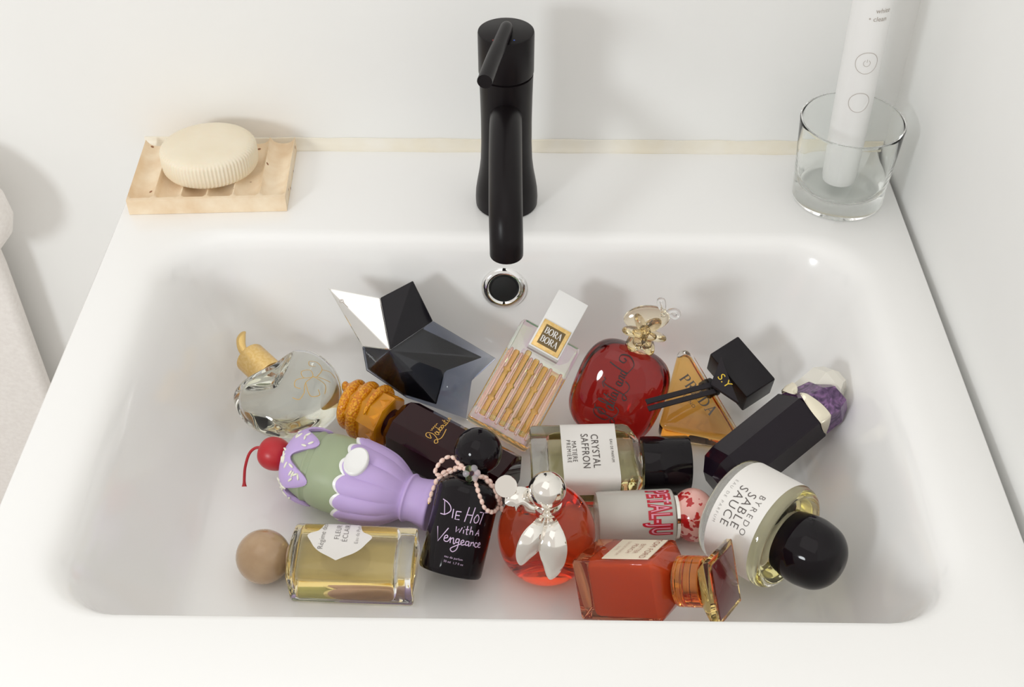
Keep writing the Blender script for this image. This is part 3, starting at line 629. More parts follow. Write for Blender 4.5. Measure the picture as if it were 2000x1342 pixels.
def cream_R(z):
    if z < .098: return .0255
    t = min(1, (z - .098)/.0185); return .0252*math.sqrt(max(0, 1 - t*t))
rings = []; NT = 96
for lay, ts in ((0, [k/14 for k in range(15)]), ):
    for t in ts:
        ring = []
        for k in range(NT):
            th = 2*PI*k/NT; e = cream_edge(th); z = e + (.1163 - e)*t; r = cream_R(z) + .0004 + .0012*math.sin(min(1, t*5 + .25)*PI/2)
            ring.append((r*math.cos(th), r*math.sin(th), z))
        rings.append(ring)
inner = [[(x*.93, y*.93, z + .0003) for x, y, z in rings[0]]]
obj('cream_topping', *loft(inner + rings), M['lilac'], b, angle=60)
top = [o for o in b.children if o.name.startswith('cream_topping')][0]
sv, sf = ball((0, 0, 0), 1, 8, 6); sme = None
rs = random.Random(4)
for k in range(34):
    th = -PI/2 + rs.uniform(-1.9, 1.9); e = cream_edge(th); z = e + (.1145 - e)*rs.uniform(.14, .85); r = cream_R(z) + .0017
    if sme is None:
        o = obj('sprinkle', [(x*.0008, y*.0008, zz*.0026) for x, y, zz in sv], sf, M['sprinkle'], top, angle=0); sme = o.data
    else: o = bpy.data.objects.new('sprinkle', sme); COL.objects.link(o); o.parent = top
    nv = Vector((math.cos(th), math.sin(th), .5)).normalized(); tg = nv.cross(Vector((rs.uniform(-1, 1), rs.uniform(-1, 1), rs.uniform(-1, 1)))).normalized()
    o.matrix_local = Matrix.Translation((r*math.cos(th), r*math.sin(th), z)) @ tg.to_track_quat('Z', 'Y').to_matrix().to_4x4()
ch = smooth_prof([(.0004, .1150), (.0060, .1152), (.0098, .1180), (.0116, .1235), (.0112, .1290), (.0085, .1335), (.0045, .1352), (.0018, .1343), (.0003, .1338)], 5)
cherry = obj('cherry', *lathe(ch, 40), M['cherry'], b, angle=0)
obj('stem', *tube(smooth_prof([(0, -.003, .1335), (-.002, -.002, .1385), (-.006, .001, .1412), (-.0125, .007, .1412), (-.0180, .012, .1395), (-.0224, .0160, .1375)], 6), [.0010]*27 + [.0011, .0013, .0016, .0018], 10), M['cherry'], cherry)
# white oval plaque on the cup
q = Matrix.Translation((-.0065, -.0282, .0590)) @ Vector((-.28, -.95, .10)).to_track_quat('Z', 'Y').to_matrix().to_4x4()
v, f = lathe([(.0100, -.0020), (.0104, .0004), (.0101, .0012), (.0092, .0017), (.0086, .0014), (.004, .0013), (.0003, .0013)], 48)
o = obj('plaque', *moved(([(x*1.0, y*.80, z) for x, y, z in v], f), q), M['white'], b, angle=50); o['label'] = 'white oval plaque'

# --- dark red bottle with an amber coiled snake cap
b = bottle('snake_cap_perfume_bottle', 'dark garnet eight-sided bottle with amber coiled snake cap and gold signature', 'snake')
M['garnet'] = mat('dark_garnet_glass', (.020, .002, .004), .07, spec=.3)
Wd, Td = .0390, .0380
obj('glass_body', *loft([at_z(octo(a, t, c), z) for a, t, c, z in ((.034, .033, .006, 0), (.0385, .0375, .0080, .0012), (Wd, Td, .0082, .0022), (Wd, Td, .0082, .0880), (.0385, .0375, .0082, .0892), (.0300, .0290, .0070, .0945), (.0230, .0230, .0065, .0962))]), M['garnet'], b, angle=25)
obj('neck', *lathe([(.0105, .0958), (.0108, .0962), (.0108, .1005), (.0100, .1010)], 40), M['garnet'], b)
M['amber_cap'] = mat('amber_resin', (1.0, .44, .01), .18, trans=.5, ior=1.4, coat=.3)
nn, ll, bb = nodes(M['amber_cap'])
cap = obj('cap', *loft([at_z(octo(a, a, a*.29), z) for a, z in ((.034, .1000), (.0365, .1006), (.0370, .1020), (.0360, .1130), (.0330, .1280), (.0290, .1330), (.0225, .1350), (.0150, .1360))]), M['amber_cap'], b, angle=25)
for k in range(8):             # raised zigzag facets round the lower rim of the cap
    for h in (0, 1):
        a = 2*PI*(k + .5*h)/8 + PI/8*0; 
        g = G(); rr_ = .0186
        c0 = (rr_*math.cos(a), rr_*math.sin(a)); tn = (-math.sin(a), math.cos(a)); nm = (math.cos(a), math.sin(a))
        hw = .0056; z0, z1 = (.1012, .1085)
        A = (c0[0] - tn[0]*hw, c0[1] - tn[1]*hw, z0); B_ = (c0[0] + tn[0]*hw, c0[1] + tn[1]*hw, z0); Cc = (c0[0], c0[1], z1); T = (c0[0] + nm[0]*.0010, c0[1] + nm[1]*.0010, z0 + .0022)
        g.add([A, B_, Cc, T, (c0[0] - nm[0]*.0015, c0[1] - nm[1]*.0015, z0 + .002)], [(0, 1, 3), (1, 2, 3), (2, 0, 3), (0, 4, 1), (1, 4, 2), (2, 4, 0)])
        g.build('facet', M['amber_cap'], cap, smooth=False)
M['scales'] = mat('amber_scales', (.90, .42, .02), .22, trans=.15, ior=1.4, coat=.3)
n_, l_, b_ = nodes(M['scales'])
tc = n_.new('ShaderNodeTexCoord'); vo = n_.new('ShaderNodeTexVoronoi'); vo.inputs['Scale'].default_value = 620; l_.new(tc.outputs['Object'], vo.inputs['Vector'])
bp = n_.new('ShaderNodeBump'); bp.inputs['Strength'].default_value = .9; bp.inputs['Distance'].default_value = .0007; bp.invert = True
l_.new(vo.outputs['Distance'], bp.inputs['Height']); l_.new(bp.outputs['Normal'], b_.inputs['Normal'])
cr = n_.new('ShaderNodeValToRGB'); cr.color_ramp.elements[0].color = (1.0, .48, .012, 1); cr.color_ramp.elements[1].color = (.66, .19, .003, 1); cr.color_ramp.elements[0].position = .15; cr.color_ramp.elements[1].position = .75
l_.new(vo.outputs['Distance'], cr.inputs['Fac']); l_.new(cr.outputs['Color'], b_.inputs['Base Color'])
hp = []; hr = []
NT = 120
for k in range(NT + 1):
    t = k/NT; a = -PI*.75 + 2*PI*2.35*t; z = .1120 + .0240*t; R0 = .0200 - .0062*t
    hp.append((R0*math.cos(a)*1.02, R0*math.sin(a), z)); hr.append(.0008 + .0040*min(1, t*7)*(1 - .25*t))
hp += smooth_prof([hp[-1], (hp[-1][0]*.6 + .003, hp[-1][1]*.5, .1410), (.009, -.001, .1460), (.0115, -.003, .1495)], 6)[1:]
nt = len(hp) - len(hr); hr += [.0034 + .0012*math.sin(PI*min(1, k/nt)) - .0030*(k/nt)**3 for k in range(nt)]
obj('snake', *tube(hp, hr, 14), M['scales'], cap, angle=0)
SG = 1.55
sig = strokes('-3.6,3.2 -5.4,1.2 -5.6,3.6 -3.8,4.6 -2.6,2.4 -3.6,-.6 -5.6,-2.6 -6.8,-1.8 -5.2,-.8 -2.4,-2.4 3.4,-1.2', .38)
sig += strokes('-2.0,.6 -1.4,1.8 -.6,.6 -1.4,-.4 -2.0,.6|-.4,1.8 -.2,.2 .8,.4 1.0,1.8 1.0,.2|1.6,3.8 1.4,.4 2.6,.6 2.4,1.8 1.5,1.4|3.2,1.6 3.0,.4 4.0,.6 4.0,1.8 3.2,1.6|4.6,1.7 4.8,.3 5.8,.6 6.0,1.9 5.9,.4 6.8,.4|7.0,3.4 6.8,.6 7.6,.4|6.4,2.2 7.8,2.4|8.2,1.7 8.2,.4 8.8,.5|9.2,.4 9.4,1.7 10.0,1.6 10.2,.4', .34)
sig += strokes('-1.6,4.2 -.8,3.6 -.2,4.3 .4,3.6 1.0,4.3 1.6,3.7 2.2,4.3 2.8,3.7 3.4,4.2 4.0,3.8', .28)
M['gold_print'] = mat('gold_signature', (.72, .42, .10), .3, metal=.5)
place2d(xf(sig, .001*SG), lambda u, v: (u*.95 - .0010, -Td/2 - .0002, .0560 + v)).build('signature', M['gold_print'], b, smooth=False, loose=True)

# --- five pointed star bottle: silver arm, black arm, dark blue glass
b = bottle('star_perfume_bottle', 'dark blue faceted star bottle with one black and one silver point', 'star')
K = .001
AP = (0, -.0190, 0)
def P3(x, z, y): return (x*K, y, z*K)
A_, B_, C_, D_, E_ = (-45.5, 46.0), (16.8, 51.5), (78.5, -6.3), (56, -51), (-17.5, -15)
n1, n2, n3, n4, n5 = (-7.3, 38.5), (31.5, 21.4), (60, -22.5), (12, -35), (-20.4, 2.6)
YT, YN, TB, NB, YB_ = -.0022, -.0070, .0020, .0060, .0120
def arm(tip, na, nb, ap=AP, back=True, blunt=0.0):   # closed wedge: apex, notch a, tip, notch b (front), same outline behind
    f_ = [ap, P3(*na, YN), P3(*tip, YT), P3(*nb, YN)]; b2 = [(ap[0], YB_, ap[2]), P3(*na, NB), P3(*tip, TB), P3(*nb, NB)]
    v = f_ + b2
    fc = [(0, 1, 2), (0, 2, 3), (4, 6, 5), (4, 7, 6), (1, 5, 6, 2), (2, 6, 7, 3), (0, 4, 5, 1), (3, 7, 4, 0)]
    return v, fc
M['star_black'] = mat('black_star_glass', (.006, .005, .008), .07, spec=.3)
M['star_blue'] = absorb(glass('blue_star_glass', (.98, .98, 1)), (.50, .55, .66), 170)
M['star_silver'] = mat('star_silver', (.88, .87, .85), .04, metal=1)
# blue body: arms C, D, E joined as one closed star fan
outl = [(n2, YN, NB), (C_, -.0022, .0020), (n3, YN, NB), (D_, YT, TB), (n4, YN, NB), (E_, YT, TB), (n5, YN, NB)]
fv = [AP] + [P3(*p, y) for p, y, _ in outl]; bv_ = [(0, YB_, 0)] + [P3(*p, y) for p, _, y in outl]
v = fv + bv_; m = len(fv); f = []
for i in range(1, m - 1): f.append((0, i, i + 1)); f.append((m, m + i + 1, m + i)); f.append((i, m + i, m + i + 1, i + 1))
f.append((0, m, m + 1, 1)); f.append((m - 1, 2*m - 1, m, 0))
obj('glass_body', v, f, M['star_blue'], b, smooth=False)
core = [(n2, .72), (C_, .86), ((43, -17), .92), ((37, -43), .92), (n4, .92), (E_, .90), (n5, .86)]
M['star_core'] = mat('dark_star_fill', (.010, .009, .015), .15)
cv = [(0, -.0150, 0)] + [P3(p[0]*k, p[1]*k, -.0035 if i in (1, 3, 5) else -.0050) for i, (p, k) in enumerate(core)] + [(0, .0085, 0)] + [P3(p[0]*k, p[1]*k, .0015) for p, k in core]
mc = 8; cf = []
for i in range(1, mc - 1): cf.append((0, i, i + 1)); cf.append((mc, mc + i + 1, mc + i)); cf.append((i, mc + i, mc + i + 1, i + 1))
cf.append((0, mc, mc + 1, 1)); cf.append((mc - 1, 2*mc - 1, mc, 0))
obj('liquid', cv, cf, M['star_core'], b, smooth=False)
def shrink(vf, s=.985):
    c = [sum(p[i] for p in vf[0])/len(vf[0]) for i in range(3)]
    return [tuple(c[i] + (p[i] - c[i])*s for i in range(3)) for p in vf[0]], vf[1]
o = obj('black_arm', *shrink(arm(B_, n1, n2, (0, -.0200, 0)), .992), M['star_black'], b, smooth=False); o['label'] = 'glossy black upper star point'
o = obj('silver_arm', *shrink(arm(A_, n5, n1, (0, -.0195, 0)), .992), M['star_silver'], b, smooth=False); o['label'] = 'mirror silver star point'
for ch in b.children:
    bv = ch.modifiers.new('bevel', 'BEVEL'); bv.width = .0007; bv.segments = 2; bv.limit_method = 'ANGLE'; bv.angle_limit = math.radians(12)
d_ = Vector((A_[0], 0, A_[1])).normalized()
sym = strokes('0,0 1.4,1.4 2.8,0 1.4,-1.4 0,0', .5) + strokes('2.8,0 7.2,0', .5, False)
def on_arm(u, v):              # on the front ridge of the silver arm
    t = Vector((A_[0]*K, 0, A_[1]*K)); s = .80 - (u*K)/t.length
    y = -.0195 + (YT + .0195)*s - .0013
    return (t.x*s - d_.z*v*K, y, t.z*s + d_.x*v*K)
place2d(sym, on_arm).build('engraved_mark', M['grey_print'], o, smooth=False, loose=True)

# --- iridescent flat bottle with ribbed front, white cap and gold plaque
b = bottle('ribbed_perfume_bottle', 'iridescent amber flat bottle with white block cap and gold BORA BORA plaque', 'bora')
Wd, Td, Ld = .0490, .0200, .0850
M['irid'] = glass('iridescent_glass', (.98, .97, .95), film=460, film_ior=2.2)
obj('glass_body', *loft([at_z(rrect(Wd - 2*i, Td - 2*i, max(.0030 - .3*i, .001), 4), z) for z, i in ((0, .0015), (.0005, .0004), (.0014, 0), (.0810, 0), (.0838, .0012), (.0850, .0032))]), M['irid'], b, angle=32)
M['amber_juice'] = glass('amber_fill', (.97, .72, .24), ior=.93)
obj('liquid', *loft([at_z(rrect(Wd - 2*i, Td*.8 - 2*i, .002, 4), z) for z, i in ((.0105, .0040), (.0115, .0030), (.0130, .0026), (.0585, .0026), (.0600, .0036))]), M['amber_juice'], b, angle=32)
M['bamboo'] = mat('amber_bamboo_rib', (.97, .80, .36), .04, trans=.96, ior=1.4)
for k, (x, nz_, zt) in enumerate([(-.0162, (.020, .044), .0600), (-.0084, (.034,), .0640), (-.0004, (.018, .050), .0610), (.0076, (.014, .040), .0590), (.0156, (.026,), .0560)]):
    pr = [(.0006, .0050), (.0026, .0056)]
    zz = .0056
    for nd in nz_: pr += [(.0024, nd - .0016), (.0033, nd - .0003), (.0033, nd + .0003), (.0022, nd + .0016)]
    pr += [(.0025, zt - .0015), (.0018, zt), (.0004, zt + .0003)]
    obj('rib', *moved(lathe(pr, 18), Matrix.Translation((x, -Td/2 + .0012, 0))), M['bamboo'], b, angle=50)
M['lilac_glass'] = glass('lilac_flute', (.98, .92, .93), film=520, film_ior=2.0)
for x in (-.0204, -.0123, -.0044, .0036, .0116, .0198):
    obj('flute', *moved(lathe([(.0004, .0040), (.0013, .0046), (.0013, .0590), (.0009, .0600), (.0003, .0603)], 14), Matrix.Translation((x, -Td/2 + .0008, 0))), M['lilac_glass'], b, angle=50)
cw = .0245
capo = obj('cap', *moved(boxg(cw, .0150, .0660, .1140, .0006, .0004), Matrix.Translation((.0008, -.0085, 0))), M['white'], b, angle=30); capo['label'] = 'white block cap'
FYc = -.0085 - .0075
pq = obj('plaque', *moved(boxg(.0218, .0012, .0672, .0890, .0004, .0002), Matrix.Translation((.0008, FYc - .0004, 0))), M['gold'], capo, angle=30); pq['label'] = 'gold plaque with olive field'
M['olive'] = mat('olive_enamel', (.16, .105, .035), .4)
fld = obj('plaque_field', *moved(boxg(.0158, .0006, .0702, .0860, .0003, .0001), Matrix.Translation((.0008, FYc - .0009, 0))), M['olive'], capo, angle=30)
tx = xf(serif_word('BORA', .0050, .04, th=.20, tn=.06), 1, 0, .0008, .0816) + xf(serif_word('BORA', .0050, .04, th=.20, tn=.06), 1, 0, .0008, .0747)
tx = [([((x - .0008)*.80 + .0008, y) for x, y in v], f) for v, f in tx]
place2d(tx, flatfront(FYc - .0016)).build('lettering', M['paper'], capo, smooth=False, loose=True)

# --- red pillow shaped bottle with clear flower stopper
b = bottle('red_pillow_perfume_bottle', 'dark red rounded pillow bottle with black script and clear flower stopper', 'redpillow')
def spow(x, p): return math.copysign(abs(x)**p, x)
a_, b2_, c_ = .0325, .0185, .0365
def pillow(s=1.0, N=72, Mm=40):
    rings = []
    for j in range(1, Mm):
        ph = -PI/2 + PI*j/Mm; rings.append([])
        for k in range(N):
            th = 2*PI*k/N
            lob = 1 + .06*(abs(math.cos(2.5*th - PI*.25))**.8 - .5)
            rings[-1].append((a_*s*spow(math.cos(ph), .62)*spow(math.cos(th), .78)*lob, b2_*s*spow(math.cos(ph), .75)*spow(math.sin(th), .85)*lob, c_*s*spow(math.sin(ph), .68) - .0035))
    return loft(rings)
M['ruby'] = glass('ruby_glass', (.97, .60, .55)); M['ruby_liquid'] = glass('ruby_liquid', (.46, .034, .030), ior=.92)
obj('glass_body', *pillow(), M['ruby'], b, angle=60)
obj('liquid', *pillow(.89), M['ruby_liquid'], b, angle=60)
def on_pillow(x, z, e=.0006):
    zz = (z + .0035)/c_; xx = x/a_
    ph = math.asin(max(-1, min(1, spow(zz, 1/.68)))); cp_ = math.cos(ph)
    ct = max(-1, min(1, spow(xx/max(cp_**.62, 1e-4), 1/.78)))
    th = -math.acos(ct); lob = 1 + .06*(abs(math.cos(2.5*th - PI*.25))**.8 - .5)
    return (x, -b2_*cp_**.75*abs(math.sin(th))**.85*lob*1.01 - e, z)
sw = .55
cal = lambda t, a: .42 + .50*abs(math.sin(a))**2
scr = []
scr += strokes('-17.5,4.6 -19.6,4.2 -20.4,2.0 -18.6,.4 -16.8,2.2 -17.2,5.2 -20.0,6.6 -23.2,4.2 -23.6,-.6 -20.8,-2.4|-15.2,7.0 -17.6,6.2 -19.6,1.0 -20.6,-4.0 -22.6,-5.8 -24.2,-4.4 -21.6,-3.2 -17.0,-5.0 -13.4,-5.2 -11.6,-3.2', cal)
scr += strokes('-12.6,-2.0 -14.4,-2.8 -15.0,-.6 -13.4,1.6 -12.0,.2 -12.8,-2.0|-11.8,-2.4 -10.2,4.6 -11.2,6.6 -12.0,4.2 -11.2,-1.2 -9.8,-2.0|-8.8,1.6 -9.6,-1.4 -8.2,-1.8|-6.2,5.2 -7.6,-.6 -6.6,-2.0 -5.4,-1.0|-8.2,2.8 -4.8,3.2|-3.2,1.2 -5.0,1.4 -5.4,-1.0 -3.6,-1.6 -2.8,1.2 -3.0,-1.6 -1.6,-1.4', cal)
scr += strokes('2.6,7.6 .4,6.6 -.6,1.0 -1.4,-4.4 -3.6,-6.6 -5.0,-5.2 -2.4,-4.0 3.0,-5.6 6.2,-4.8 7.6,-2.4|-2.0,6.2 .6,8.0 3.2,7.2 4.6,8.4', cal)
scr += strokes('5.4,1.2 3.8,1.4 3.2,-.8 4.8,-1.6 5.8,1.2 5.4,-1.6 6.8,-1.2|8.0,1.4 7.4,-1.6|7.6,.2 9.2,1.6 9.8,.6 9.4,-1.4 10.4,-1.2|13.0,1.2 11.6,1.4 11.0,-.8 12.4,-1.6 13.4,.6|15.6,8.6 14.2,4.0 13.2,-1.2 15.0,-2.2 20.0,-3.0 23.6,.6 22.6,4.6 19.4,4.8 18.6,2.2 20.6,1.4 21.4,2.8', cal)
place2d(xf(scr, .00104), lambda u, v: on_pillow(-v*1.35 - .0020, u*1.0 + .0035)).build('lettering', M['black_print'], b, smooth=False, loose=True)
M['flower_clear'] = glass('pale_amber_clear', (.975, .90, .72), film=0)
st = obj('stopper', *lathe([(.0075, .0300), (.0090, .0315), (.0100, .0340), (.0092, .0385), (.0085, .0400), (.004, .0405)], 40), M['flower_clear'], b)
def petal(c, d, L, wd, th_):
    q = Matrix.Translation(c) @ Vector(d).to_track_quat('Z', 'Y').to_matrix().to_4x4()
    return moved(ball((0, 0, L/2), 1, 18, 12, wd, th_, L/2*1.0), q)
for k in range(6):
    a = 2*PI*k/6 + .2; obj('petal', *petal((0, -.004, .0455), (math.cos(a), -.30, math.sin(a)), .0165, .0068, .0036), M['flower_clear'], st, angle=0)
for k in range(5):
    a = 2*PI*k/5 + .5; obj('petal', *petal((.0005, -.0085, .0450), (math.cos(a), -.75, math.sin(a)), .0105, .0046, .0030), M['flower_clear'], st, angle=0)
obj('flower_heart', *ball((.0005, -.0105, .0450), .0026, 16, 10), mat('pale_gold_heart', (.80, .66, .36), .2, trans=.6), st, angle=0)
o = obj('leaf', *moved(ball((0, 0, 0), 1, 24, 14, .0095, .0028, .0165), Matrix.Translation((-.003, .002, .0545)) @ Matrix.Rotation(math.radians(62), 4, 'Y')), M['flower_clear'], st, angle=0)
o = obj('bow_tip', *tube(smooth_prof([(.0060, 0, .0610), (.0085, -.001, .0640), (.0100, -.001, .0670), (.0140, -.001, .0690), (.0165, -.001, .0670), (.0150, -.001, .0640), (.0110, -.001, .0650)], 6), .0016, 12), M['clear'], st, angle=0)
o = obj('bow_tip', *tube(smooth_prof([(.0070, 0, .0610), (.0060, -.001, .0650), (.0045, -.001, .0690), (.0025, -.001, .0720), (.0000, -.001, .0710), (.0010, -.001, .0680), (.0045, -.001, .0655)], 6), .0015, 12), M['clear'], st, angle=0)

# --- triangular amber bottle with black block cap and a black tag strap
b = bottle('triangle_perfume_bottle', 'triangular amber glass bottle with black block cap and black strap tag', 'triangle')
T1, T2, T3 = (-.0150, .0480), (-.0320, -.0290), (.0320, -.0370)
def tri_ring(k, z_):           # inset rounded triangle in the local x-z plane, at depth y
    P_ = [Vector(T1), Vector(T2), Vector(T3)]; out = []
    rad = max(.0060 - k*.6, .0015)
    for i in range(3):
        p, a, c = P_[i], P_[i-1], P_[(i+1) % 3]; d1 = (a - p).normalized(); d2 = (c - p).normalized(); ang = d1.angle(d2)
        bis = (d1 + d2).normalized(); cen = p + bis*((rad + k)/math.sin(ang/2)); t1 = cen + Vector((0, 0)) ; 
        n1_ = (d1*((cen - p).dot(d1)) + p - cen).normalized(); n2_ = (d2*((cen - p).dot(d2)) + p - cen).normalized()
        a1 = math.atan2(n1_.y, n1_.x); da = (math.atan2(n2_.y, n2_.x) - a1 + PI) % (2*PI) - PI
        for q_ in range(9): out.append((cen.x + rad*math.cos(a1 + da*q_/8), z_, cen.y + rad*math.sin(a1 + da*q_/8)))
    return out
prof_t = [(-.0105, .0042), (-.0100, .0026), (-.0085, .0010), (-.0060, 0), (.0070, 0), (.0100, .0010), (.0115, .0030)]
obj('glass_body', *loft([tri_ring(k, y) for y, k in prof_t]), M['clear'], b, angle=40)
M['orange_juice'] = glass('orange_amber_liquid', (.96, .60, .18), ior=.94)
obj('liquid', *loft([tri_ring(.0028 + k, y) for y, k in ((-.0078, .0022), (-.0066, .0006), (-.0050, 0), (.0072, 0), (.0088, .0010), (.0094, .0024))]), M['orange_juice'], b, angle=40)
q = Matrix.Translation((.0260, 0, .0180)) @ Matrix.Rotation(math.radians(38), 4, 'Y')
capm = boxg(.0430, .0240, .0035, .0300, .0012, .0010)
capo = obj('cap', *moved(capm, Matrix.Translation((.0150, -.0030, .0110)) @ Matrix.Rotation(math.radians(52), 4, 'Y')), M['satin_black'], b, angle=30); capo['label'] = 'black block cap'
obj('neck', *moved(lathe([(.0070, -.0035), (.0072, -.003), (.0072, .0060), (.007, .0062)], 32), Matrix.Translation((.0045, 0, .0075)) @ Matrix.Rotation(math.radians(52), 4, 'Y')), M['satin_black'], b)
YT_ = -.0205
tagp = [(.0118, .0245), (.0042, .0020), (.0240, -.0118)]
def plate(pts, y0, y1, inset=.0004):
    c = (sum(p[0] for p in pts)/len(pts), sum(p[1] for p in pts)/len(pts)); k = .95
    r = lambda s, y: [(c[0] + (p[0] - c[0])*s, y, c[1] + (p[1] - c[1])*s) for p in pts]
    return loft([r(k, y0), r(1, y0 + inset), r(1, y1 - inset), r(k, y1)])
M['strap_cloth'] = mat('black_strap_cloth', (.022, .018, .022), .6, spec=.25)
tg = obj('strap_tag', *plate(tagp, YT_ - .0018, YT_ + .0016), M['strap_cloth'], b, smooth=False); tg['label'] = 'black triangular strap tag'
M['yellow_print'] = mat('yellow_thread', (.80, .55, .04), .5)
place2d(xf([text_geo('S.Y', .0082, 1.1)], 1, math.radians(-52), .0140, .0048), lambda u, v: (u, YT_ - .0021, v)).build('lettering', M['yellow_print'], tg, smooth=False, loose=True)
for (a, c) in (((.0055, .0030), (-.0425, -.0215)), ((.0075, -.0020), (-.0410, -.0265))):
    d = Vector((c[0] - a[0], c[1] - a[1])); nrm_ = Vector((-d.y, d.x)).normalized()*.0018
    pts = [(a[0] + nrm_.x, a[1] + nrm_.y), (a[0] - nrm_.x, a[1] - nrm_.y), (c[0] - nrm_.x, c[1] - nrm_.y), (c[0] + nrm_.x, c[1] + nrm_.y)]
    sv_, sf_2 = plate(pts, YT_ + .0006, YT_ + .0022, .0003)
    obj('strap', [(x, y - .0165*max(0, (.006 - x)/.048), z) for x, y, z in sv_], sf_2, M['strap_cloth'], b, smooth=False)
wpr = serif_word('PRADA', .0085, .16, th=.17, tn=.06)
dA = math.radians(-52)
place2d(xf(wpr, .92, dA, -.0030, -.0020), lambda u, v: (u, -.0109, v)).build('lettering', M['soft_print'], b, smooth=False, loose=True)
place2d(xf([text_geo('MILANO', .0036, 1.2)], 1, dA, -.0110, -.0060), lambda u, v: (u, -.0109, v)).build('lettering', M['soft_print'], b, smooth=False, loose=True)

# --- dark faceted crystal bottle with purple stone and clear crown cap
b = bottle('crystal_perfume_bottle', 'black faceted crystal bottle with purple stone shoulder and clear pointed cap', 'crystal')
def hexr(r, z, k=.62, rot=PI/2):
    p = []
    for i in range(6): a = rot + PI/3*i; p.append((r*math.cos(a), r*math.sin(a), z))
    return p
M['dark_crystal'] = mat('dark_crystal_glass', (.009, .005, .010), .10, spec=.28)
hx = lambda r, z: [(x*1.0, y*.98, z) for x, y, z in hexr(r, z)]
obj('glass_body', *loft([hx(.0120, -.002), hx(.0200, .0060), hx(.0215, .0140), [(x, y, z + x*.18) for x, y, z in hx(.0215, .0780)], [(x*.97, y*.97, z + x*.18) for x, y, z in hx(.0215, .0790)]]), M['dark_crystal'], b, smooth=False)
M['purple'] = mat('purple_crystal', (.16, .035, .22), .08, trans=.5, ior=1.5, coat=.3)
n_, l_, b_ = nodes(M['purple']); 
tc = n_.new('ShaderNodeTexCoord'); wv = n_.new('ShaderNodeTexNoise'); wv.inputs['Scale'].default_value = 110; wv.inputs['Distortion'].default_value = 2.5
cr = n_.new('ShaderNodeValToRGB'); cr.color_ramp.elements[0].color = (.05, .010, .09, 1); cr.color_ramp.elements[1].color = (.42, .20, .50, 1); cr.color_ramp.elements[0].position = .35; cr.color_ramp.elements[1].position = .70
l_.new(tc.outputs['Object'], wv.inputs['Vector']); l_.new(wv.outputs['Fac'], cr.inputs['Fac']); l_.new(cr.outputs['Color'], b_.inputs['Base Color'])
obj('stone', *loft([[(x + .0006, y, z + x*.18) for x, y, z in hx(.0202, .0796)], [(x + .0045, y - .002, z) for x, y, z in hx(.0178, .0960)], [(x + .0065, y - .003, z) for x, y, z in hx(.0120, .1040)], [(x + .0075, y - .003, z) for x, y, z in hx(.0050, .1065)]]), M['purple'], b, smooth=False)
M['crown'] = mat('pale_gold_lucite', (.95, .92, .83), .10, trans=.22, ior=1.45)
rings = []
for t in range(14):            # crown: an open clear collar leaning off the stone, on the wall side
    pass
def crown_ring(r, z, dx=0, dy=0): return [(x + dx, y + dy, z) for x, y, _ in hexr(r, 0)]
obj('crown_cap', *loft([crown_ring(.0100, .0740, -.0120, .006), crown_ring(.0160, .0860, -.0075, .005), crown_ring(.0185, .0980, -.0040, .004), crown_ring(.0155, .1070, -.0045, -.002), crown_ring(.0110, .1130, -.0045, -.003), crown_ring(.0075, .1165, -.0030, -.002)]), M['crown'], b, smooth=False)
def crescent(a0, a1, z0, lift, r=.0222, n=20):
    rings = []
    for k in range(n + 1):
        t = k/n; a = a0 + (a1 - a0)*t; wd = .0046*math.sin(PI*t)**.7 + .0002; zc = z0 + lift*math.sin(PI*t)
        # follow the hexagon
        ah = ((a - PI/2) % (PI/3)) - PI/6; rr_ = r*math.cos(PI/6)/math.cos(ah)
        rings.append([(rr_*math.cos(a), rr_*math.sin(a)*.98, zc - wd), ((rr_ + .0008)*math.cos(a), (rr_ + .0008)*math.sin(a)*.98, zc), (rr_*math.cos(a), rr_*math.sin(a)*.98, zc + wd), ((rr_ - .002)*math.cos(a), (rr_ - .002)*math.sin(a)*.98, zc)])
    return loft(rings)
M['pale_gold'] = mat('pale_gold_metal', (.90, .84, .68), .10, metal=.9)
obj('crescent', *crescent(-PI/2 - .15, -PI/2 + 1.9, .0815, .0015), M['pale_gold'], b, angle=50)
obj('crescent', *crescent(-PI/2 - 1.75, -PI/2 - .25, .0800, .0030), M['pale_gold'], b, angle=50)

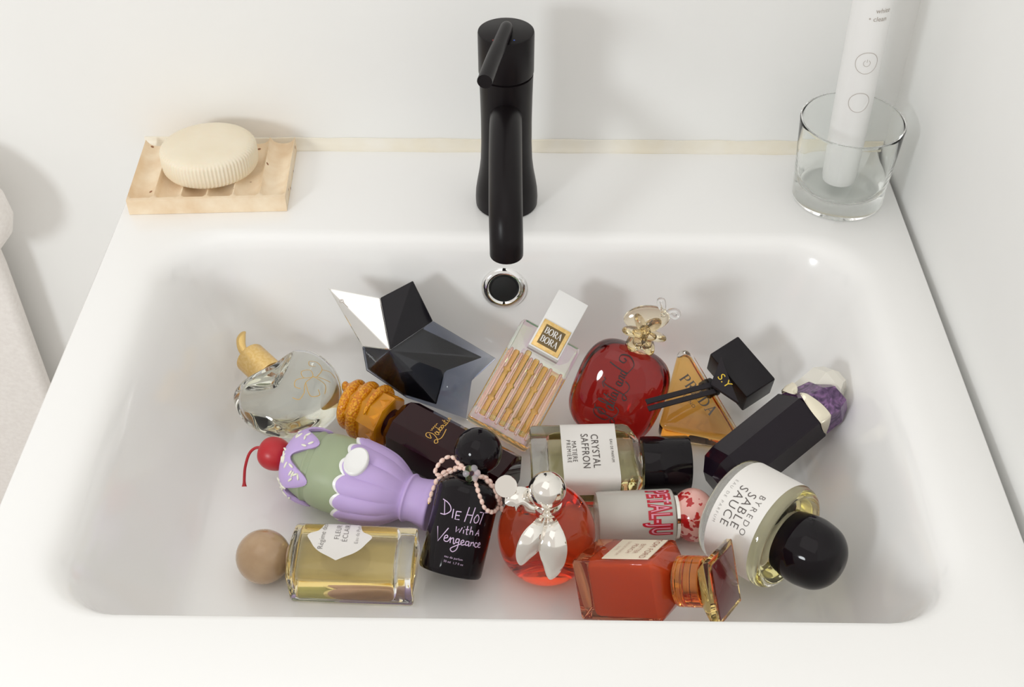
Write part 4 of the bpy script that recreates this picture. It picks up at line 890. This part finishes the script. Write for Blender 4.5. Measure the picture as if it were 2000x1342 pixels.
# --- clear apple bottle with gold cap and stem
b = bottle('clear_apple_perfume_bottle', 'clear bluish apple shaped bottle with gold cap and curved gold stem', 'apple_clear')
def apple(s=1.0, N=80, Mm=40):
    rings = []
    for j in range(1, Mm):
        ph = -PI/2 + PI*j/Mm; ring = []
        for k in range(N):
            th = 2*PI*k/N; cx_ = math.cos(th)
            r = .0385*spow(math.cos(ph), .72)*(1 + .16*math.sin(ph))
            z = .0335*math.sin(ph) - .004 + .011*(1 if ph > 0 else 0)*math.sin(ph)**2*abs(cx_)**1.2*math.cos(ph)**.35 - (.0120*max(0, math.sin(ph))**4*(1 - abs(cx_)*math.cos(ph)))
            ring.append((r*cx_*s, r*.60*math.sin(th)*s, (z + .004)*s - .004))
        rings.append(ring)
    return loft(rings)
M['blue_clear'] = glass('bluish_clear_glass', (.91, .94, .99), film=0)
obj('glass_body', *apple(), M['blue_clear'], b, angle=60)
M['grey_liquid'] = glass('grey_green_liquid', (.95, .94, .86), ior=.93)
obj('liquid', *apple(.80), M['grey_liquid'], b, angle=60)
gc = obj('cap', *lathe([(.0110, .0245), (.0118, .0250), (.0120, .0260), (.0120, .0490), (.0117, .0498), (.0105, .0502), (.006, .0504)], 48), M['gold'], b)
M['gold_polished'] = mat('polished_gold', (.88, .62, .25), .12, metal=1)
sp_ = smooth_prof([(0, 0, .0495), (-.0005, 0, .0540), (.0005, -.001, .0600), (.0040, -.002, .0660), (.0085, -.002, .0700), (.0120, -.002, .0715)], 5)
obj('stem', *tube(sp_, [.0030 + .0006*min(1, k/15) - .0030*max(0, (k - 15)/(len(sp_) - 16))**1.5 for k in range(len(sp_))], 14), M['gold_polished'], gc, angle=40)
def on_apple(x, z, e=.0004):
    t = max(0, 1 - (x/.040)**2 - ((z + .004)/.036)**2); return (x, -.0226*t**.40 - e, z)
vines = strokes('20,-22 14,-14 6,-10 8,-4 14,-6 12,-12 4,-14 -2,-20|14,-14 22,-10 24,-2 20,2 17,-2 20,-5|6,-10 0,-8 -4,-12 -2,-16|22,-10 26,-14 26,-20|4,-14 0,-24 6,-27 8,-23|-2,-20 -8,-22 -11,-18|12,-12 15,-22 10,-28', .55)
place2d(xf(vines, .001), lambda u, v: on_apple(u, v)).build('gold_vine', M['goldp'], b, smooth=False, loose=True)
